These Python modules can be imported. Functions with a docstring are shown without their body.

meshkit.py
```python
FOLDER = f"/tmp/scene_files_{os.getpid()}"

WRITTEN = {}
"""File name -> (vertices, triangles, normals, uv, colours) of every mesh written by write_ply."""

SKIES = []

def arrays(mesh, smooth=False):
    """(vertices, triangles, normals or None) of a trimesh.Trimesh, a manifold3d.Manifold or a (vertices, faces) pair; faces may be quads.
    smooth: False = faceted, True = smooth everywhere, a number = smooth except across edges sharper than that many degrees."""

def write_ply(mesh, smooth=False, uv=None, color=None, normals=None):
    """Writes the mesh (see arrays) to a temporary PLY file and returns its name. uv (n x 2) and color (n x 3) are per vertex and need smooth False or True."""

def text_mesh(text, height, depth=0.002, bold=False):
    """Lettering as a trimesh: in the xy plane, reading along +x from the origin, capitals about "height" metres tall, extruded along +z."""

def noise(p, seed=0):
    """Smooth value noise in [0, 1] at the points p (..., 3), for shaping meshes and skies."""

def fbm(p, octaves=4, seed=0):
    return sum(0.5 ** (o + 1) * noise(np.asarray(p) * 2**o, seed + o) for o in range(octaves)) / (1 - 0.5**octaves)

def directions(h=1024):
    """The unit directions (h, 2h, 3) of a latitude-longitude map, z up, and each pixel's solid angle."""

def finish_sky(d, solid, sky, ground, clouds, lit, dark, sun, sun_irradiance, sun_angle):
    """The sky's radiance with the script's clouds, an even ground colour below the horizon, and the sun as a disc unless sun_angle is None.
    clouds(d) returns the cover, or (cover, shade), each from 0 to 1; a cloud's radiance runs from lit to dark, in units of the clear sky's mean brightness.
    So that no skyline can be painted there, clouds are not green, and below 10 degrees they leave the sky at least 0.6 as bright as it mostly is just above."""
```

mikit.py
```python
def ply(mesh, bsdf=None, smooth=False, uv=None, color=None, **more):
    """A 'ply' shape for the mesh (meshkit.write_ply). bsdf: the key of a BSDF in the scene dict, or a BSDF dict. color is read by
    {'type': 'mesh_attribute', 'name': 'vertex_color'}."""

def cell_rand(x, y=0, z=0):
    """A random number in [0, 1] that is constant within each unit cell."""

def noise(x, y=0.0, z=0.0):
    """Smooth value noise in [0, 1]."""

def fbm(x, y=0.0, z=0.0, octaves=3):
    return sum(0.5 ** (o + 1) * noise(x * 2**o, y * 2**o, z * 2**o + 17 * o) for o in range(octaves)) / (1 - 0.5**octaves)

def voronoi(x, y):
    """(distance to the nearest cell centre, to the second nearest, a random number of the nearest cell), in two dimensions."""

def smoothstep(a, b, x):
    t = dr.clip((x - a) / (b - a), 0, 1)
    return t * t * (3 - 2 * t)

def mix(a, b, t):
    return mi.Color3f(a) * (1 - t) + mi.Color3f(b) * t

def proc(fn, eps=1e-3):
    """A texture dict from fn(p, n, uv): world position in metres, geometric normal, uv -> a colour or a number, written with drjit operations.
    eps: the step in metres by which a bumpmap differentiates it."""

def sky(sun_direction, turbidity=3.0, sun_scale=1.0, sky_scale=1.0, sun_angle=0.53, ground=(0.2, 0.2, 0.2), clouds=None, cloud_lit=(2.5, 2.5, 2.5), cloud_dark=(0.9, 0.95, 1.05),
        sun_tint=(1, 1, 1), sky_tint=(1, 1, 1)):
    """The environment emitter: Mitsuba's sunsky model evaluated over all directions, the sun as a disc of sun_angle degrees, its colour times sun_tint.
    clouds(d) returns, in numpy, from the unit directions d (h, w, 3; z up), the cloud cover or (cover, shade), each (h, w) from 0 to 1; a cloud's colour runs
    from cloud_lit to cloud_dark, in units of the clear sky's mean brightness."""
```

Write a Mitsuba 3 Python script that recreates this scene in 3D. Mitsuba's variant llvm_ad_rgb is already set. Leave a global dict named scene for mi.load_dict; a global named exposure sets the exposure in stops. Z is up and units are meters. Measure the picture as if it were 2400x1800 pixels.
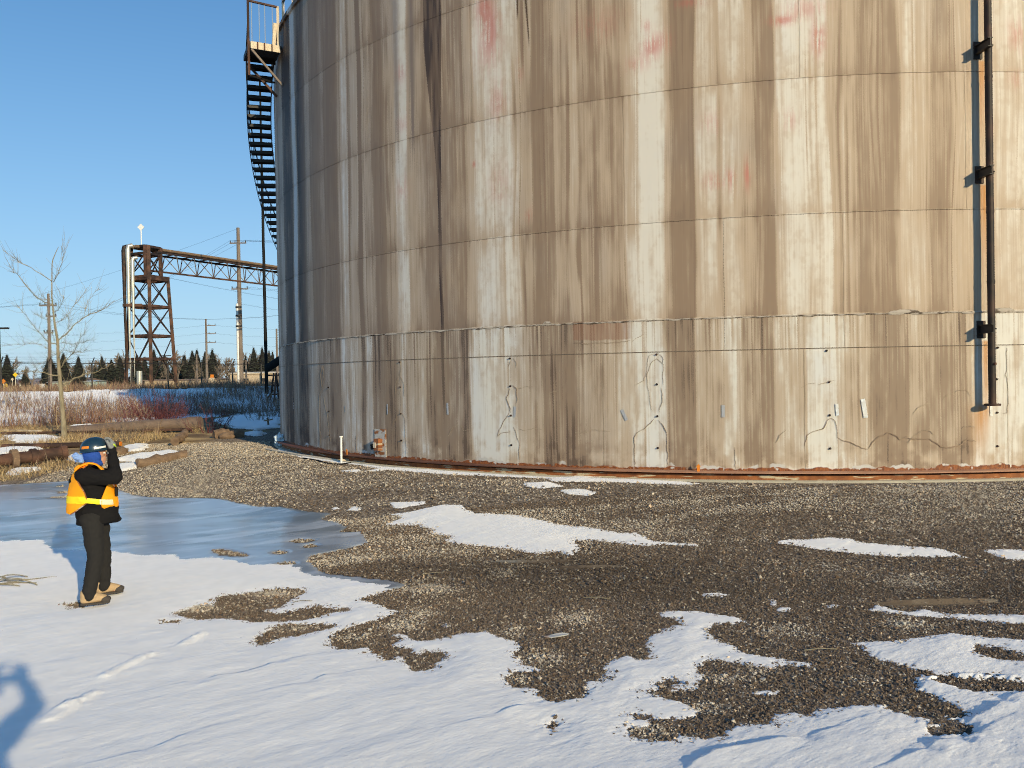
import math, random
import numpy as np, trimesh, manifold3d as m3, shapely
import drjit as dr, mitsuba as mi
import mikit, meshkit
from scipy import ndimage
from mikit import noise, fbm, smoothstep, mix, cell_rand, voronoi, proc
T = mi.ScalarTransform4f
scene, labels = {}, {}
RNG = np.random.default_rng(7)

# ---------------------------------------------------------------- camera, sky, exposure
CAM = (0.0, 0.0, 1.943)
PITCH, ROLL = -0.0092, 0.0171
_f = np.array([0, math.cos(PITCH), math.sin(PITCH)])
_u0, _r0 = np.array([0, -math.sin(PITCH), math.cos(PITCH)]), np.array([1.0, 0, 0])
_up = _u0 * math.cos(ROLL) + _r0 * math.sin(ROLL)
scene['camera'] = {'type': 'perspective', 'fov': 64.0, 'fov_axis': 'x', 'near_clip': 0.02, 'far_clip': 6000.0,
                   'to_world': T().look_at(origin=list(CAM), target=list(np.array(CAM) + _f), up=list(_up))}
SUN_AZ, SUN_EL = math.radians(148.3), math.radians(16.8)
SUN = np.array([math.sin(SUN_AZ) * math.cos(SUN_EL), math.cos(SUN_AZ) * math.cos(SUN_EL), math.sin(SUN_EL)])
def veil(d):                                     # thin even haze low in the clear sky, all round the horizon
    return .86 * np.exp(-np.maximum(d[..., 2], 0) / .19)
scene['sky'] = mikit.sky(SUN.tolist(), turbidity=2.6, ground=(0.35, 0.34, 0.33), sun_tint=(1.0, 1.15, 1.40), sky_tint=(.48, 1.12, 1.70), clouds=veil, cloud_lit=(2.25, 2.65, 2.95))
exposure = 1.78

# ---------------------------------------------------------------- helpers
def ss(a, b, x):
    t = np.clip((np.asarray(x, float) - a) / (b - a), 0, 1)
    return t * t * (3 - 2 * t)

TC, TR, TH = np.array([7.478, 29.481]), 15.24, 11.80      # tank centre, radius, height

def terrain(x, y):
    x, y = np.asarray(x, float), np.asarray(y, float)
    dw = np.hypot(x - TC[0], y - TC[1]) - TR
    z = -.42 * ss(.8, 4.5, dw) * (1 - ss(18, 24, y))
    e = (x + 24.7) * .853 - (y - 58.9) * .522
    z = z + (1.4 - .45 * ss(-4, -40, e)) * (1 - ss(2.5, 12.5, e))
    return z + .82 * np.exp(-((x + .6) ** 2 + (y + .7) ** 2) / 3.2)

def key(name):
    if name not in scene and name not in labels:
        return name
    k = 1
    while f'{name}_{k:03d}' in scene or f'{name}_{k:03d}' in labels:
        k += 1
    return f'{name}_{k:03d}'

def thing(name, label, cat, group=None):
    k = key(name)
    labels[k] = {'label': label, 'category': cat}
    if group: labels[k]['group'] = group
    return k

def part(parent, name, shape, label=None, kind=None, **more):
    k = key(f'{parent}__{name}' if parent else name)
    scene[k] = {**shape, **more}
    if label or kind:
        labels[k] = {}
        if label: labels[k]['label'] = label
        if kind: labels[k]['kind'] = kind
    return k

def struct(name, shape, label=None):
    scene[name] = shape
    labels[name] = {'kind': 'structure'}
    if label: labels[name]['label'] = label

def cat(ms):
    vs, fs, o = [], [], 0
    for v, f in ms:
        vs.append(v); fs.append(np.asarray(f) + o); o += len(v)
    return np.vstack(vs), np.vstack(fs)

def box(c, s, R=None):
    b = trimesh.creation.box(s)
    v = np.array(b.vertices)
    if R is not None: v = v @ np.asarray(R).T
    return v + np.asarray(c, float), np.array(b.faces)

def frame(t):
    t = np.asarray(t, float); t = t / np.linalg.norm(t)
    a = np.cross([0, 0, 1.0], t)
    if np.linalg.norm(a) < 1e-4: a = np.array([1.0, 0, 0])
    a /= np.linalg.norm(a)
    return t, a, np.cross(t, a)

def bar(p, q, w, h=None):
    """A rectangular bar from p to q."""
    p, q = np.asarray(p, float), np.asarray(q, float)
    t, a, b = frame(q - p)
    return box((p + q) / 2, (np.linalg.norm(q - p), w, h or w), np.stack([t, a, b], 1))

def tube(pts, rad, n=8, caps=True):
    p = np.asarray(pts, float)
    r = np.broadcast_to(np.asarray(rad, float), (len(p),))
    tg = np.gradient(p, axis=0); tg /= np.linalg.norm(tg, axis=1, keepdims=True) + 1e-12
    ref = np.array([0, 0, 1.0]) if abs(tg[:, 2]).mean() < .8 else np.array([1.0, 0, 0])
    a = np.cross(tg, ref); a /= np.linalg.norm(a, axis=1, keepdims=True) + 1e-12
    b = np.cross(tg, a)
    an = np.arange(n) * 2 * np.pi / n
    v = (p[:, None] + r[:, None, None] * (np.cos(an)[None, :, None] * a[:, None] + np.sin(an)[None, :, None] * b[:, None])).reshape(-1, 3)
    i, j = np.meshgrid(np.arange(len(p) - 1), np.arange(n), indexing='ij')
    q = np.stack([i * n + j, i * n + (j + 1) % n, (i + 1) * n + (j + 1) % n, (i + 1) * n + j], -1).reshape(-1, 4)
    f = np.vstack([q[:, [0, 1, 2]], q[:, [0, 2, 3]]])
    if caps and n > 2:
        v = np.vstack([v, p[:1], p[-1:]]); k = len(v); L = (len(p) - 1) * n; jj = np.arange(n)
        f = np.vstack([f, np.stack([(jj + 1) % n, jj, jj * 0 + k - 2], 1), np.stack([L + jj, L + (jj + 1) % n, jj * 0 + k - 1], 1)])
    return v, f

def sheet(P, th):
    """A grid of points P (n, m, 3) as a thin solid sheet."""
    n, m = P.shape[:2]
    du, dv = np.gradient(P, axis=0), np.gradient(P, axis=1)
    N = np.cross(du, dv); N /= np.linalg.norm(N, axis=2, keepdims=True) + 1e-9
    A, B = (P + N * th / 2).reshape(-1, 3), (P - N * th / 2).reshape(-1, 3)
    i, j = np.meshgrid(np.arange(n - 1), np.arange(m - 1), indexing='ij')
    q = np.stack([i * m + j, (i + 1) * m + j, (i + 1) * m + j + 1, i * m + j + 1], -1).reshape(-1, 4)
    f = np.vstack([q[:, [0, 1, 2]], q[:, [0, 2, 3]]])
    rim = np.concatenate([np.arange(m), (np.arange(1, n) * m + m - 1), (n - 1) * m + np.arange(m - 2, -1, -1), np.arange(n - 2, 0, -1) * m])
    r2 = np.roll(rim, -1); K = n * m
    side = np.vstack([np.stack([rim, r2, r2 + K], 1), np.stack([rim, r2 + K, rim + K], 1)])
    return np.vstack([A, B]), np.vstack([f, f[:, ::-1] + K, side])

def grid_faces(n, m):
    i, j = np.meshgrid(np.arange(n - 1), np.arange(m - 1), indexing='ij')
    q = np.stack([i * m + j, (i + 1) * m + j, (i + 1) * m + j + 1, i * m + j + 1], -1).reshape(-1, 4)
    return np.vstack([q[:, [0, 1, 2]], q[:, [0, 2, 3]]])

ply = mikit.ply
def P(mesh, mat, smooth=False, **k): return ply(mesh, mat, smooth, **k)

# ---------------------------------------------------------------- materials
def rough(color, r=.6, metallic=0., two=True, **k):
    b = {'type': 'principled', 'base_color': {'type': 'rgb', 'value': list(color)} if not isinstance(color, dict) else color, 'roughness': r, 'metallic': metallic, 'specular': .4, **k}
    return {'type': 'twosided', 'nested': b} if two else b

VC = {'type': 'mesh_attribute', 'name': 'vertex_color'}
scene['m_vc'] = rough(VC, .85, specular=.2)
scene['m_vc_leaf'] = rough(VC, .9, specular=.1)
scene['m_dark_steel'] = rough((.022, .02, .019), .55)
scene['m_black'] = rough((.012, .012, .012), .8, specular=.2)
scene['m_galv'] = rough((.62, .60, .52), .35, .6)
scene['m_white'] = rough((.78, .77, .74), .5)
scene['m_cream'] = rough((.62, .52, .38), .6)
scene['m_orange'] = rough((.70, .22, .02), .6)
scene['m_yellow'] = rough((.85, .55, .02), .6)
scene['m_tape'] = rough((.40, .41, .43), .35, .1)
scene['m_tape_bright'] = rough((.80, .80, .78), .22, .3)
scene['m_bag'] = rough((.55, .66, .75), .35)
scene['m_mark'] = rough((.27, .20, .145), .85, specular=.1)
scene['m_drip'] = rough((.34, .27, .20), .85, specular=.1)
scene['m_seal'] = rough(proc(lambda p, n, uv: mix((.42, .37, .31), (.10, .075, .055), smoothstep(.45, .7, fbm(p.x * 9, p.y * 9, p.z * 22)))), .8)

def steel_rust(p, n, uv):
    t = fbm(p.x * 3, p.y * 3, p.z * 2.2, 4)
    return mix((.040, .023, .018), (.115, .058, .038), smoothstep(.35, .68, t))
scene['m_rust'] = rough(proc(steel_rust), .8)
scene['m_rust_dark'] = rough(proc(lambda p, n, uv: mix((.018, .012, .009), (.06, .03, .02), smoothstep(.4, .7, fbm(p.x * 4, p.y * 4, p.z * 3, 4)))), .6)
def pole_wood(p, n, uv):
    return mix((.13, .10, .085), (.30, .25, .21), fbm(p.x * 9, p.y * 9, p.z * .8, 3))
scene['m_pole'] = rough(proc(pole_wood), .9, specular=.1)
scene['m_bark'] = rough(proc(lambda p, n, uv: mix((.17, .145, .10), (.38, .335, .235), fbm(p.x * 14, p.y * 14, p.z * 5, 3))), .9, specular=.1)
scene['m_twig'] = rough((.20, .16, .125), .9, specular=.1)
scene['m_redtwig'] = rough((.13, .042, .045), .6)
scene['m_log'] = rough(proc(lambda p, n, uv: mix((.10, .065, .045), (.30, .21, .14), fbm(p.x * 7, p.y * 7, p.z * 7, 4))), .9, specular=.1)

# tank paint: rain-washed dirt streaks, with painted-in shade at the far left, as dirt level against angle (rad) round the shell, above and below the torn sealing strip
UP = [[-1.1305,0.8],[-1.0799,0.92],[-1.0568,0.95],[-1.0507,0.02],[-1.0293,0.02],[-1.0252,0.88],[-0.9866,0.9],[-0.9804,0.45],[-0.9522,0.5],[-0.9449,0.72],[-0.9239,0.7],[-0.9186,0.55],[-0.8932,0.6],[-0.8892,0.8],[-0.8602,0.78],[-0.8558,0.5],[-0.8444,0.45],[-0.8424,0.22],[-0.8294,0.22],[-0.8274,0.6],[-0.8215,0.55],[-0.8189,0.3],[-0.8008,0.35],[-0.7986,0.82],[-0.7913,0.78],[-0.7886,0.38],[-0.7696,0.45],[-0.7597,0.5],[-0.7561,0.7],[-0.7372,0.68],[-0.7346,0.5],[-0.7258,0.48],[-0.7161,0.42],[-0.7081,0.14],[-0.685,0.14],[-0.6832,0.48],[-0.6771,0.42],[-0.6539,0.42],[-0.6524,0.56],[-0.633,0.58],[-0.6226,0.6],[-0.6168,0.6],[-0.6147,0.5],[-0.5967,0.55],[-0.5951,0.46],[-0.5857,0.5],[-0.585,0.75],[-0.5825,0.75],[-0.5811,0.36],[-0.5688,0.34],[-0.5669,0.5],[-0.5637,0.16],[-0.5385,0.14],[-0.5101,0.18],[-0.5067,0.24],[-0.4957,0.25],[-0.494,0.55],[-0.4902,0.62],[-0.4888,0.4],[-0.4786,0.42],[-0.4775,0.62],[-0.4677,0.66],[-0.4645,0.54],[-0.4501,0.55],[-0.4486,0.4],[-0.4314,0.42],[-0.4303,0.8],[-0.4279,0.78],[-0.4263,0.34],[-0.4169,0.34],[-0.4154,0.5],[-0.3848,0.5],[-0.3834,0.42],[-0.3757,0.44],[-0.3748,0.64],[-0.3725,0.6],[-0.371,0.48],[-0.3598,0.52],[-0.3569,0.3],[-0.3446,0.3],[-0.3432,0.08],[-0.3216,0.04],[-0.3105,0.1],[-0.3078,0.38],[-0.3016,0.5],[-0.2996,0.66],[-0.2935,0.7],[-0.2807,0.66],[-0.2733,0.68],[-0.2706,0.42],[-0.2666,0.2],[-0.2474,0.22],[-0.2454,0.6],[-0.2432,0.58],[-0.2415,0.22],[-0.2212,0.2],[-0.2186,0.4],[-0.2095,0.45],[-0.2017,0.55],[-0.1924,0.62],[-0.1853,0.62],[-0.1834,0.3],[-0.1718,0.18],[-0.1551,0.16],[-0.1526,0.1],[-0.1225,0.1],[-0.1216,0.4],[-0.1129,0.42],[-0.1117,0.6],[-0.1094,0.58],[-0.1085,0.3],[-0.104,0.32],[-0.1027,0.5],[-0.1012,0.35],[-0.0925,0.42],[-0.0899,0.54],[-0.0694,0.52],[-0.0578,0.55],[-0.0566,0.66],[-0.0456,0.64],[-0.0443,0.26],[-0.0255,0.26],[-0.0242,0.36],[-0.0078,0.38],[-0.0065,0.56],[0.0113,0.56],[0.0126,0.36],[0.0327,0.36],[0.0462,0.35],[0.0612,0.26],[0.082,0.2],[0.0977,0.24],[0.1697,0.3]]
LO = [[-1.1488,0.4],[-1.1383,0.85],[-1.0792,0.9],[-1.0698,0.5],[-1.042,0.5],[-1.0349,0.85],[-0.9889,0.85],[-0.9832,0.35],[-0.9443,0.35],[-0.9386,0.55],[-0.9018,0.5],[-0.8989,0.72],[-0.8607,0.66],[-0.8571,0.28],[-0.8018,0.24],[-0.7996,0.82],[-0.7917,0.8],[-0.7893,0.28],[-0.7734,0.3],[-0.7711,0.62],[-0.7375,0.6],[-0.7348,0.68],[-0.7123,0.66],[-0.7088,0.26],[-0.6971,0.22],[-0.6947,0.4],[-0.6817,0.42],[-0.6578,0.4],[-0.6551,0.62],[-0.6339,0.65],[-0.6213,0.6],[-0.6193,0.52],[-0.5902,0.55],[-0.5888,0.72],[-0.578,0.7],[-0.5761,0.14],[-0.5423,0.1],[-0.5138,0.14],[-0.5103,0.3],[-0.4925,0.34],[-0.4908,0.46],[-0.4686,0.5],[-0.4673,0.64],[-0.4299,0.66],[-0.4289,0.82],[-0.4264,0.72],[-0.4253,0.5],[-0.3914,0.5],[-0.39,0.36],[-0.3688,0.38],[-0.3674,0.3],[-0.3509,0.22],[-0.3481,0.1],[-0.3111,0.12],[-0.309,0.6],[-0.3011,0.6],[-0.2995,0.64],[-0.2751,0.64],[-0.2743,0.85],[-0.2732,0.4],[-0.2419,0.34],[-0.2403,0.24],[-0.2222,0.24],[-0.2196,0.48],[-0.2053,0.52],[-0.1947,0.5],[-0.1927,0.6],[-0.1875,0.58],[-0.1863,0.34],[-0.156,0.3],[-0.1553,0.6],[-0.1537,0.6],[-0.1527,0.1],[-0.1176,0.12],[-0.1161,0.3],[-0.0843,0.34],[-0.0824,0.6],[-0.0766,0.62],[-0.0431,0.66],[-0.0405,0.44],[-0.0046,0.46],[-0.0033,0.56],[0.0361,0.55],[0.0388,0.2],[0.0523,0.12],[0.0957,0.14],[0.1677,0.2]]
RED = [[-0.545,9.307,0.016,0.338,1.0],[-0.536,8.849,0.013,0.337,0.8],[-0.54,8.439,0.019,0.422,0.6],[-0.528,7.387,0.013,0.378,0.6],[-0.695,8.554,0.009,0.228,0.7],[-0.693,7.442,0.01,0.183,0.5],[-0.323,7.92,0.011,0.217,1.0],[-0.328,8.32,0.006,0.109,0.7],[-0.341,7.649,0.015,0.156,0.5],[-0.172,8.12,0.014,0.09,1.0],[-0.133,7.759,0.008,0.297,1.0],[-0.148,8.297,0.023,0.186,0.7],[-0.252,5.379,0.011,0.168,0.7],[-0.233,5.395,0.007,0.19,0.7],[-0.214,5.45,0.004,0.264,0.9],[-0.255,6.412,0.011,0.19,0.5],[-0.493,7.955,0.005,0.207,0.6],[-0.566,6.249,0.003,0.06,1.0],[-0.695,6.022,0.013,0.275,0.5],[0.093,7.746,0.013,0.296,0.6],[-0.484,5.073,0.005,0.149,0.5],[0.09,6.969,0.009,0.185,0.4],[-0.166,6.378,0.009,0.187,0.5],[-0.308,8.004,0.01,0.231,0.5],[-0.388,8.472,0.032,0.317,0.35],[-0.275,8.625,0.02,0.092,0.6],[-0.527,5.779,0.016,0.421,0.4]]
A0, A1, NA = -1.35, .55, 3800
def profile(tab, seed, blur=2.2):
    a = np.linspace(A0, A1, NA)
    xs, ds = np.array(tab).T
    d = np.interp(a, xs, ds)
    r = np.random.default_rng(seed)
    out = (xs[0] > a) | (a > xs[-1])
    nn = sum(np.interp(a, np.linspace(A0, A1, k), r.uniform(-1, 1, k)) * w for k, w in ((300, .045), (900, .045), (2200, .045)))
    d = np.where(out, .42 + .25 * np.interp(a, np.linspace(A0, A1, 60), r.uniform(-1, 1, 60)), d)
    d = ndimage.gaussian_filter1d(d, blur) + nn
    for _ in range(70):                                    # thin run lines
        c, w = r.uniform(A0, A1), r.uniform(.0006, .0016)
        d += r.uniform(.05, .24) * np.exp(-((a - c) / w) ** 2)
    return np.clip(d, -.1, 1.05)
T_UP, T_LO, T_UP2, T_LO2 = (mi.Float(profile(t, s, b).astype(np.float32)) for t, s, b in ((UP, 3, 2.2), (LO, 4, 2.2), (UP, 13, 11.), (LO, 14, 9.)))

def lookup(tab, a):
    x = dr.clip((a - A0) / (A1 - A0), 0, .9999) * (NA - 1)
    i = mi.UInt32(dr.floor(x)); f = x - dr.floor(x)
    return dr.lerp(dr.gather(mi.Float, tab, i), dr.gather(mi.Float, tab, dr.minimum(i + 1, NA - 1)), f)

def tank_coords(p):
    a = dr.atan2(p.x - float(TC[0]), float(TC[1]) - p.y)
    return a, p.z

def g2(a, z, ca, cz, wa, wz):
    return dr.exp(-dr.square((a - ca) / wa) - dr.square((z - cz) / wz))

def tank_paint(p, n, uv):
    a, z = tank_coords(p)
    wob = (noise(a * 260, z * .55) - .5) * .0016 + (noise(a * 40, z * .45) - .5) * .006
    sel = smoothstep(.30, .66, fbm(a * 26, z * .55, 14., 3))
    up = dr.lerp(lookup(T_UP, a + wob), lookup(T_UP2, a + wob * 1.6), sel)
    lo = dr.lerp(lookup(T_LO, a + wob), lookup(T_LO2, a + wob * 1.6), sel)
    fine = (noise(a * 900, z * .4) - .5) * .10 + (noise(a * 1400, z * 1.1, 5.) - .5) * .07
    blot = fbm(a * 95, z * 1.5, 3.0, 4)
    low = smoothstep(2.98, 2.90, z)
    d = dr.lerp(up, lo, low)
    # fine dense runs hang below the strip, fading downwards
    runs = .5 * noise(a * 800, z * .2, 9.0) + .5 * noise(a * 330, z * .3, 19.0)
    d += low * smoothstep(1.7, 2.9, z) * (smoothstep(.50, .78, runs) * .27 - .08)
    d = .43 + (d - .43) * (.95 + .42 * noise(a * 34, z * .7, 21.))
    d += fine + (blot - .5) * dr.lerp(.26, .46, low) + low * (noise(a * 620, z * .35, 41.) - .5) * .16
    d += low * smoothstep(1.0, .15, z) * (fbm(a * 70, z * 5, 12., 4) - .42) * .75
    # chalky weathering where the paint is clean
    chalk = smoothstep(.42, .75, fbm(a * 190, z * 8.5, 1.0, 4))
    d += chalk * .07 * smoothstep(.35, .1, d)
    # each course collects a little more dirt just above its lower joint
    for zz in (2.96, 4.73, 7.10, 9.48):
        h = z - zz
        d += dr.select(h > 0, .13 * dr.exp(-h / .22) * (.4 + 1.2 * noise(a * 60, zz)), 0)
        d += dr.select(h < 0, .16 * dr.exp(h / .16) * smoothstep(.45, .75, noise(a * 240, zz)), 0)
    # the widest oil run, wider towards the top
    left = -.6300 - .0215 * smoothstep(5.2, 10.2, z) + (noise(z * .9, 5.) - .5) * .004 + .004 * smoothstep(4.6, 2.8, z)
    right = -.6218 + .0045 * smoothstep(6.0, 9.5, z) + (noise(z * 1.3, 8.) - .5) * .002
    run = smoothstep(-.0008, .0008, a - left) * smoothstep(-.0008, .0008, right - a)
    run *= .83 + .34 * (fbm(a * 220, z * .9, 2., 3) - .25) - .25 * smoothstep(2.0, .4, z)
    d = dr.maximum(dr.minimum(d, .80 + .14 * low + .2 * smoothstep(-.97, -1.02, a)), run * 1.02)  # far-left term paints the shaded side of the shell darker, over its stains
    # a second drip beside it, grey, in the upper courses only
    g = smoothstep(7.2, 8.0, z + (noise(a * 700, 2.) - .5) * 2.6)
    grey = g * (g2(a, 0, -.6735, 0, .0065, 1e9) + .9 * g2(a, 0, -.7060, 0, .005 + .0035 * smoothstep(8.5, 10.5, z), 1e9))
    # two short drips at the top of the shell
    tip = (smoothstep(8.85, 9.1, z) * g2(a, 0, -.4955, 0, .0012 + .0008 * smoothstep(8.9, 9.6, z), 1e9) + smoothstep(8.25, 8.6, z) * g2(a, 0, -.4800 - .004 * smoothstep(8.3, 9.6, z), 0, .0010 + .0014 * smoothstep(8.5, 9.6, z), 1e9))
    # band of damp brown under the strip, with its wavy lower edge
    band = smoothstep(-.428, -.424, a) * smoothstep(-.350, -.356, a) * smoothstep(2.60, 2.63, z + .03 * noise(a * 120, 3.)) * smoothstep(2.97, 2.93, z)
    d = dr.clip(d, 0, 1.0)
    c = mix((.655, .63, .575), (.45, .36, .27), smoothstep(0., .38, d))
    c = mix(c, (.265, .192, .135), smoothstep(.36, .68, d))
    c = mix(c, (.12, .082, .06), smoothstep(.72, .97, d))
    c = mix(c, (.062, .044, .036), smoothstep(.94, 1.0, d))
    hue = fbm(a * 22, z * .5, 31., 3)
    c = c * mix((.95, .97, 1.02), (1.0, .985, .965), smoothstep(.3, .7, hue + .45 * smoothstep(-.95, -.25, a) - .2))
    # lower course is greyer, upper faintly pinkish
    c = mix(c, c * mi.Color3f(.97, 1.0, 1.03), low)
    c = mix(c, mi.Color3f(.19, .15, .13), dr.clip(grey, 0, 1) * .85)
    c = mix(c, mi.Color3f(.07, .04, .022), dr.clip(tip, 0, 1))
    c = mix(c, mi.Color3f(.25, .13, .08), band * (.35 + .4 * noise(a * 500, z * 2)))
    # worn red primer showing through
    red = mi.Float(0)
    for ca, cz, wa, wz, s in RED:
        red += s * g2(a, z, ca, cz, wa, wz)
    wear = .62 * noise(a * 1300, z * 3.0, 4.) + .5 * fbm(a * 120, z * 8, 7., 3)
    red = dr.clip(red, 0, 1) * smoothstep(.42, .72, wear + .22 * red)
    c = mix(c, mi.Color3f(.46, .10, .085), red * .62)
    # rust below the pipe brackets and the pipe's foot
    rs = mi.Float(0)
    for zt in (7.30, 5.15, 2.45):
        rs += smoothstep(zt, zt - .05, z) * smoothstep(zt - 1.9, zt - .1, z) * g2(a, 0, .0505, 0, .0048, 1e9)
    rs += smoothstep(1.4, 1.2, z) * smoothstep(.1, 1.2, z) * g2(a, 0, .044, 0, .010, 1e9) * .85
    c = mix(c, mi.Color3f(.47, .20, .035), dr.clip(rs, 0, 1) * (.45 + .5 * noise(a * 900, z * .6, 6.)))
    # flaking rust along the foot of the shell
    edge = .205 + .05 * noise(a * 60, 1.) + .03 * noise(a * 300, 2.) + .05 * smoothstep(-.12, .02, a) * noise(a * 90, 5.)
    ru = smoothstep(.0, .02, edge - z) * smoothstep(.28, .42, noise(a * 330, z * 18, 3.) + .25 * smoothstep(.30, .18, z))
    c = mix(c, mi.Color3f(.50, .49, .47), smoothstep(0., .02, edge + .06 * smoothstep(.5, .8, noise(a * 45, 11.)) - z) * smoothstep(.35, .6, noise(a * 70, 23.)))
    c = mix(c, mix((.10, .035, .018), (.30, .10, .03), noise(a * 700, z * 30, 8.)), ru)
    return dr.clip(c, .012, .75)
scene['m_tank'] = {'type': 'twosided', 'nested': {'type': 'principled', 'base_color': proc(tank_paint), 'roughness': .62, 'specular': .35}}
def flange_rust(p, n, uv):
    a, z = tank_coords(p)
    c = mix((.13, .045, .02), (.36, .13, .04), fbm(a * 200, z * 12, 1., 3))
    c = mix(c, mi.Color3f(.48, .42, .30), smoothstep(.62, .74, fbm(a * 60, z * 25, 5., 3)))
    return c
scene['m_flange'] = rough(proc(flange_rust), .7)
def lip_rust_and_sun(p, n, uv):
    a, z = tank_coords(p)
    return mix(mix((.075, .035, .024), (.15, .06, .035), fbm(p.x * 3, p.y * 3, 1.)), mix((.28, .13, .075), (.46, .26, .165), fbm(p.x * 3, p.y * 3, 1.)), smoothstep(-.52, -.15, a + .2 * noise(a * 14, 3.)))  # mottled rust; the ramp to the right paints sunlight onto the ledge
scene['m_lip'] = rough(proc(lip_rust_and_sun), .55)
scene['m_footing'] = rough(proc(lambda p, n, uv: mix((.30, .27, .21), (.52, .48, .38), fbm(p.x * 5, p.y * 5, p.z * 18, 4))), .9)
scene['m_bead'] = rough((.16, .125, .095), .8)
scene['m_joint'] = rough((.035, .026, .02), .9, specular=.1)

# ground, gravel, snow, ice
def ground_col(p, n, uv):
    t = fbm(p.x * 28, p.y * 28, 0., 3)
    gravel = mix((.075, .060, .048), (.25, .205, .16), smoothstep(.3, .7, t))
    e = (p.x + 24.7) * .853 - (p.y - 58.9) * .522
    straw = mix((.13, .09, .05), (.36, .265, .14), smoothstep(.3, .7, fbm(p.x * 1.3, p.y * 1.3, 2., 4)))
    straw = mix(straw, (.09, .06, .045), smoothstep(.45, .75, fbm(p.x * .5, p.y * .5, 6., 3)) * .7)
    dist = dr.sqrt(dr.square(p.x) + dr.square(p.y))
    left = smoothstep(-8.8, -10.5, p.x + (noise(p.x * .8, p.y * .8) - .5) * 2.5) * smoothstep(19.5, 21.5, p.y + (noise(p.x * 1.1, p.y * 1.1, 4.) - .5) * 2.) + smoothstep(31, 36, p.y)
    far = mix((.30, .24, .15), (.20, .17, .12), fbm(p.x * .04, p.y * .04, 1., 3))
    c = mix(gravel, straw, dr.clip(left, 0, 1))
    return mix(c, far, smoothstep(120, 240, dist))
scene['m_ground'] = {'type': 'twosided', 'nested': {'type': 'bumpmap', 'arbitrary': proc(lambda p, n, uv: fbm(p.x * 30, p.y * 30, 0., 3), 4e-3), 'scale': .012,
                     'bsdf': {'type': 'principled', 'base_color': proc(ground_col), 'roughness': .95, 'specular': .15}}}

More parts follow.
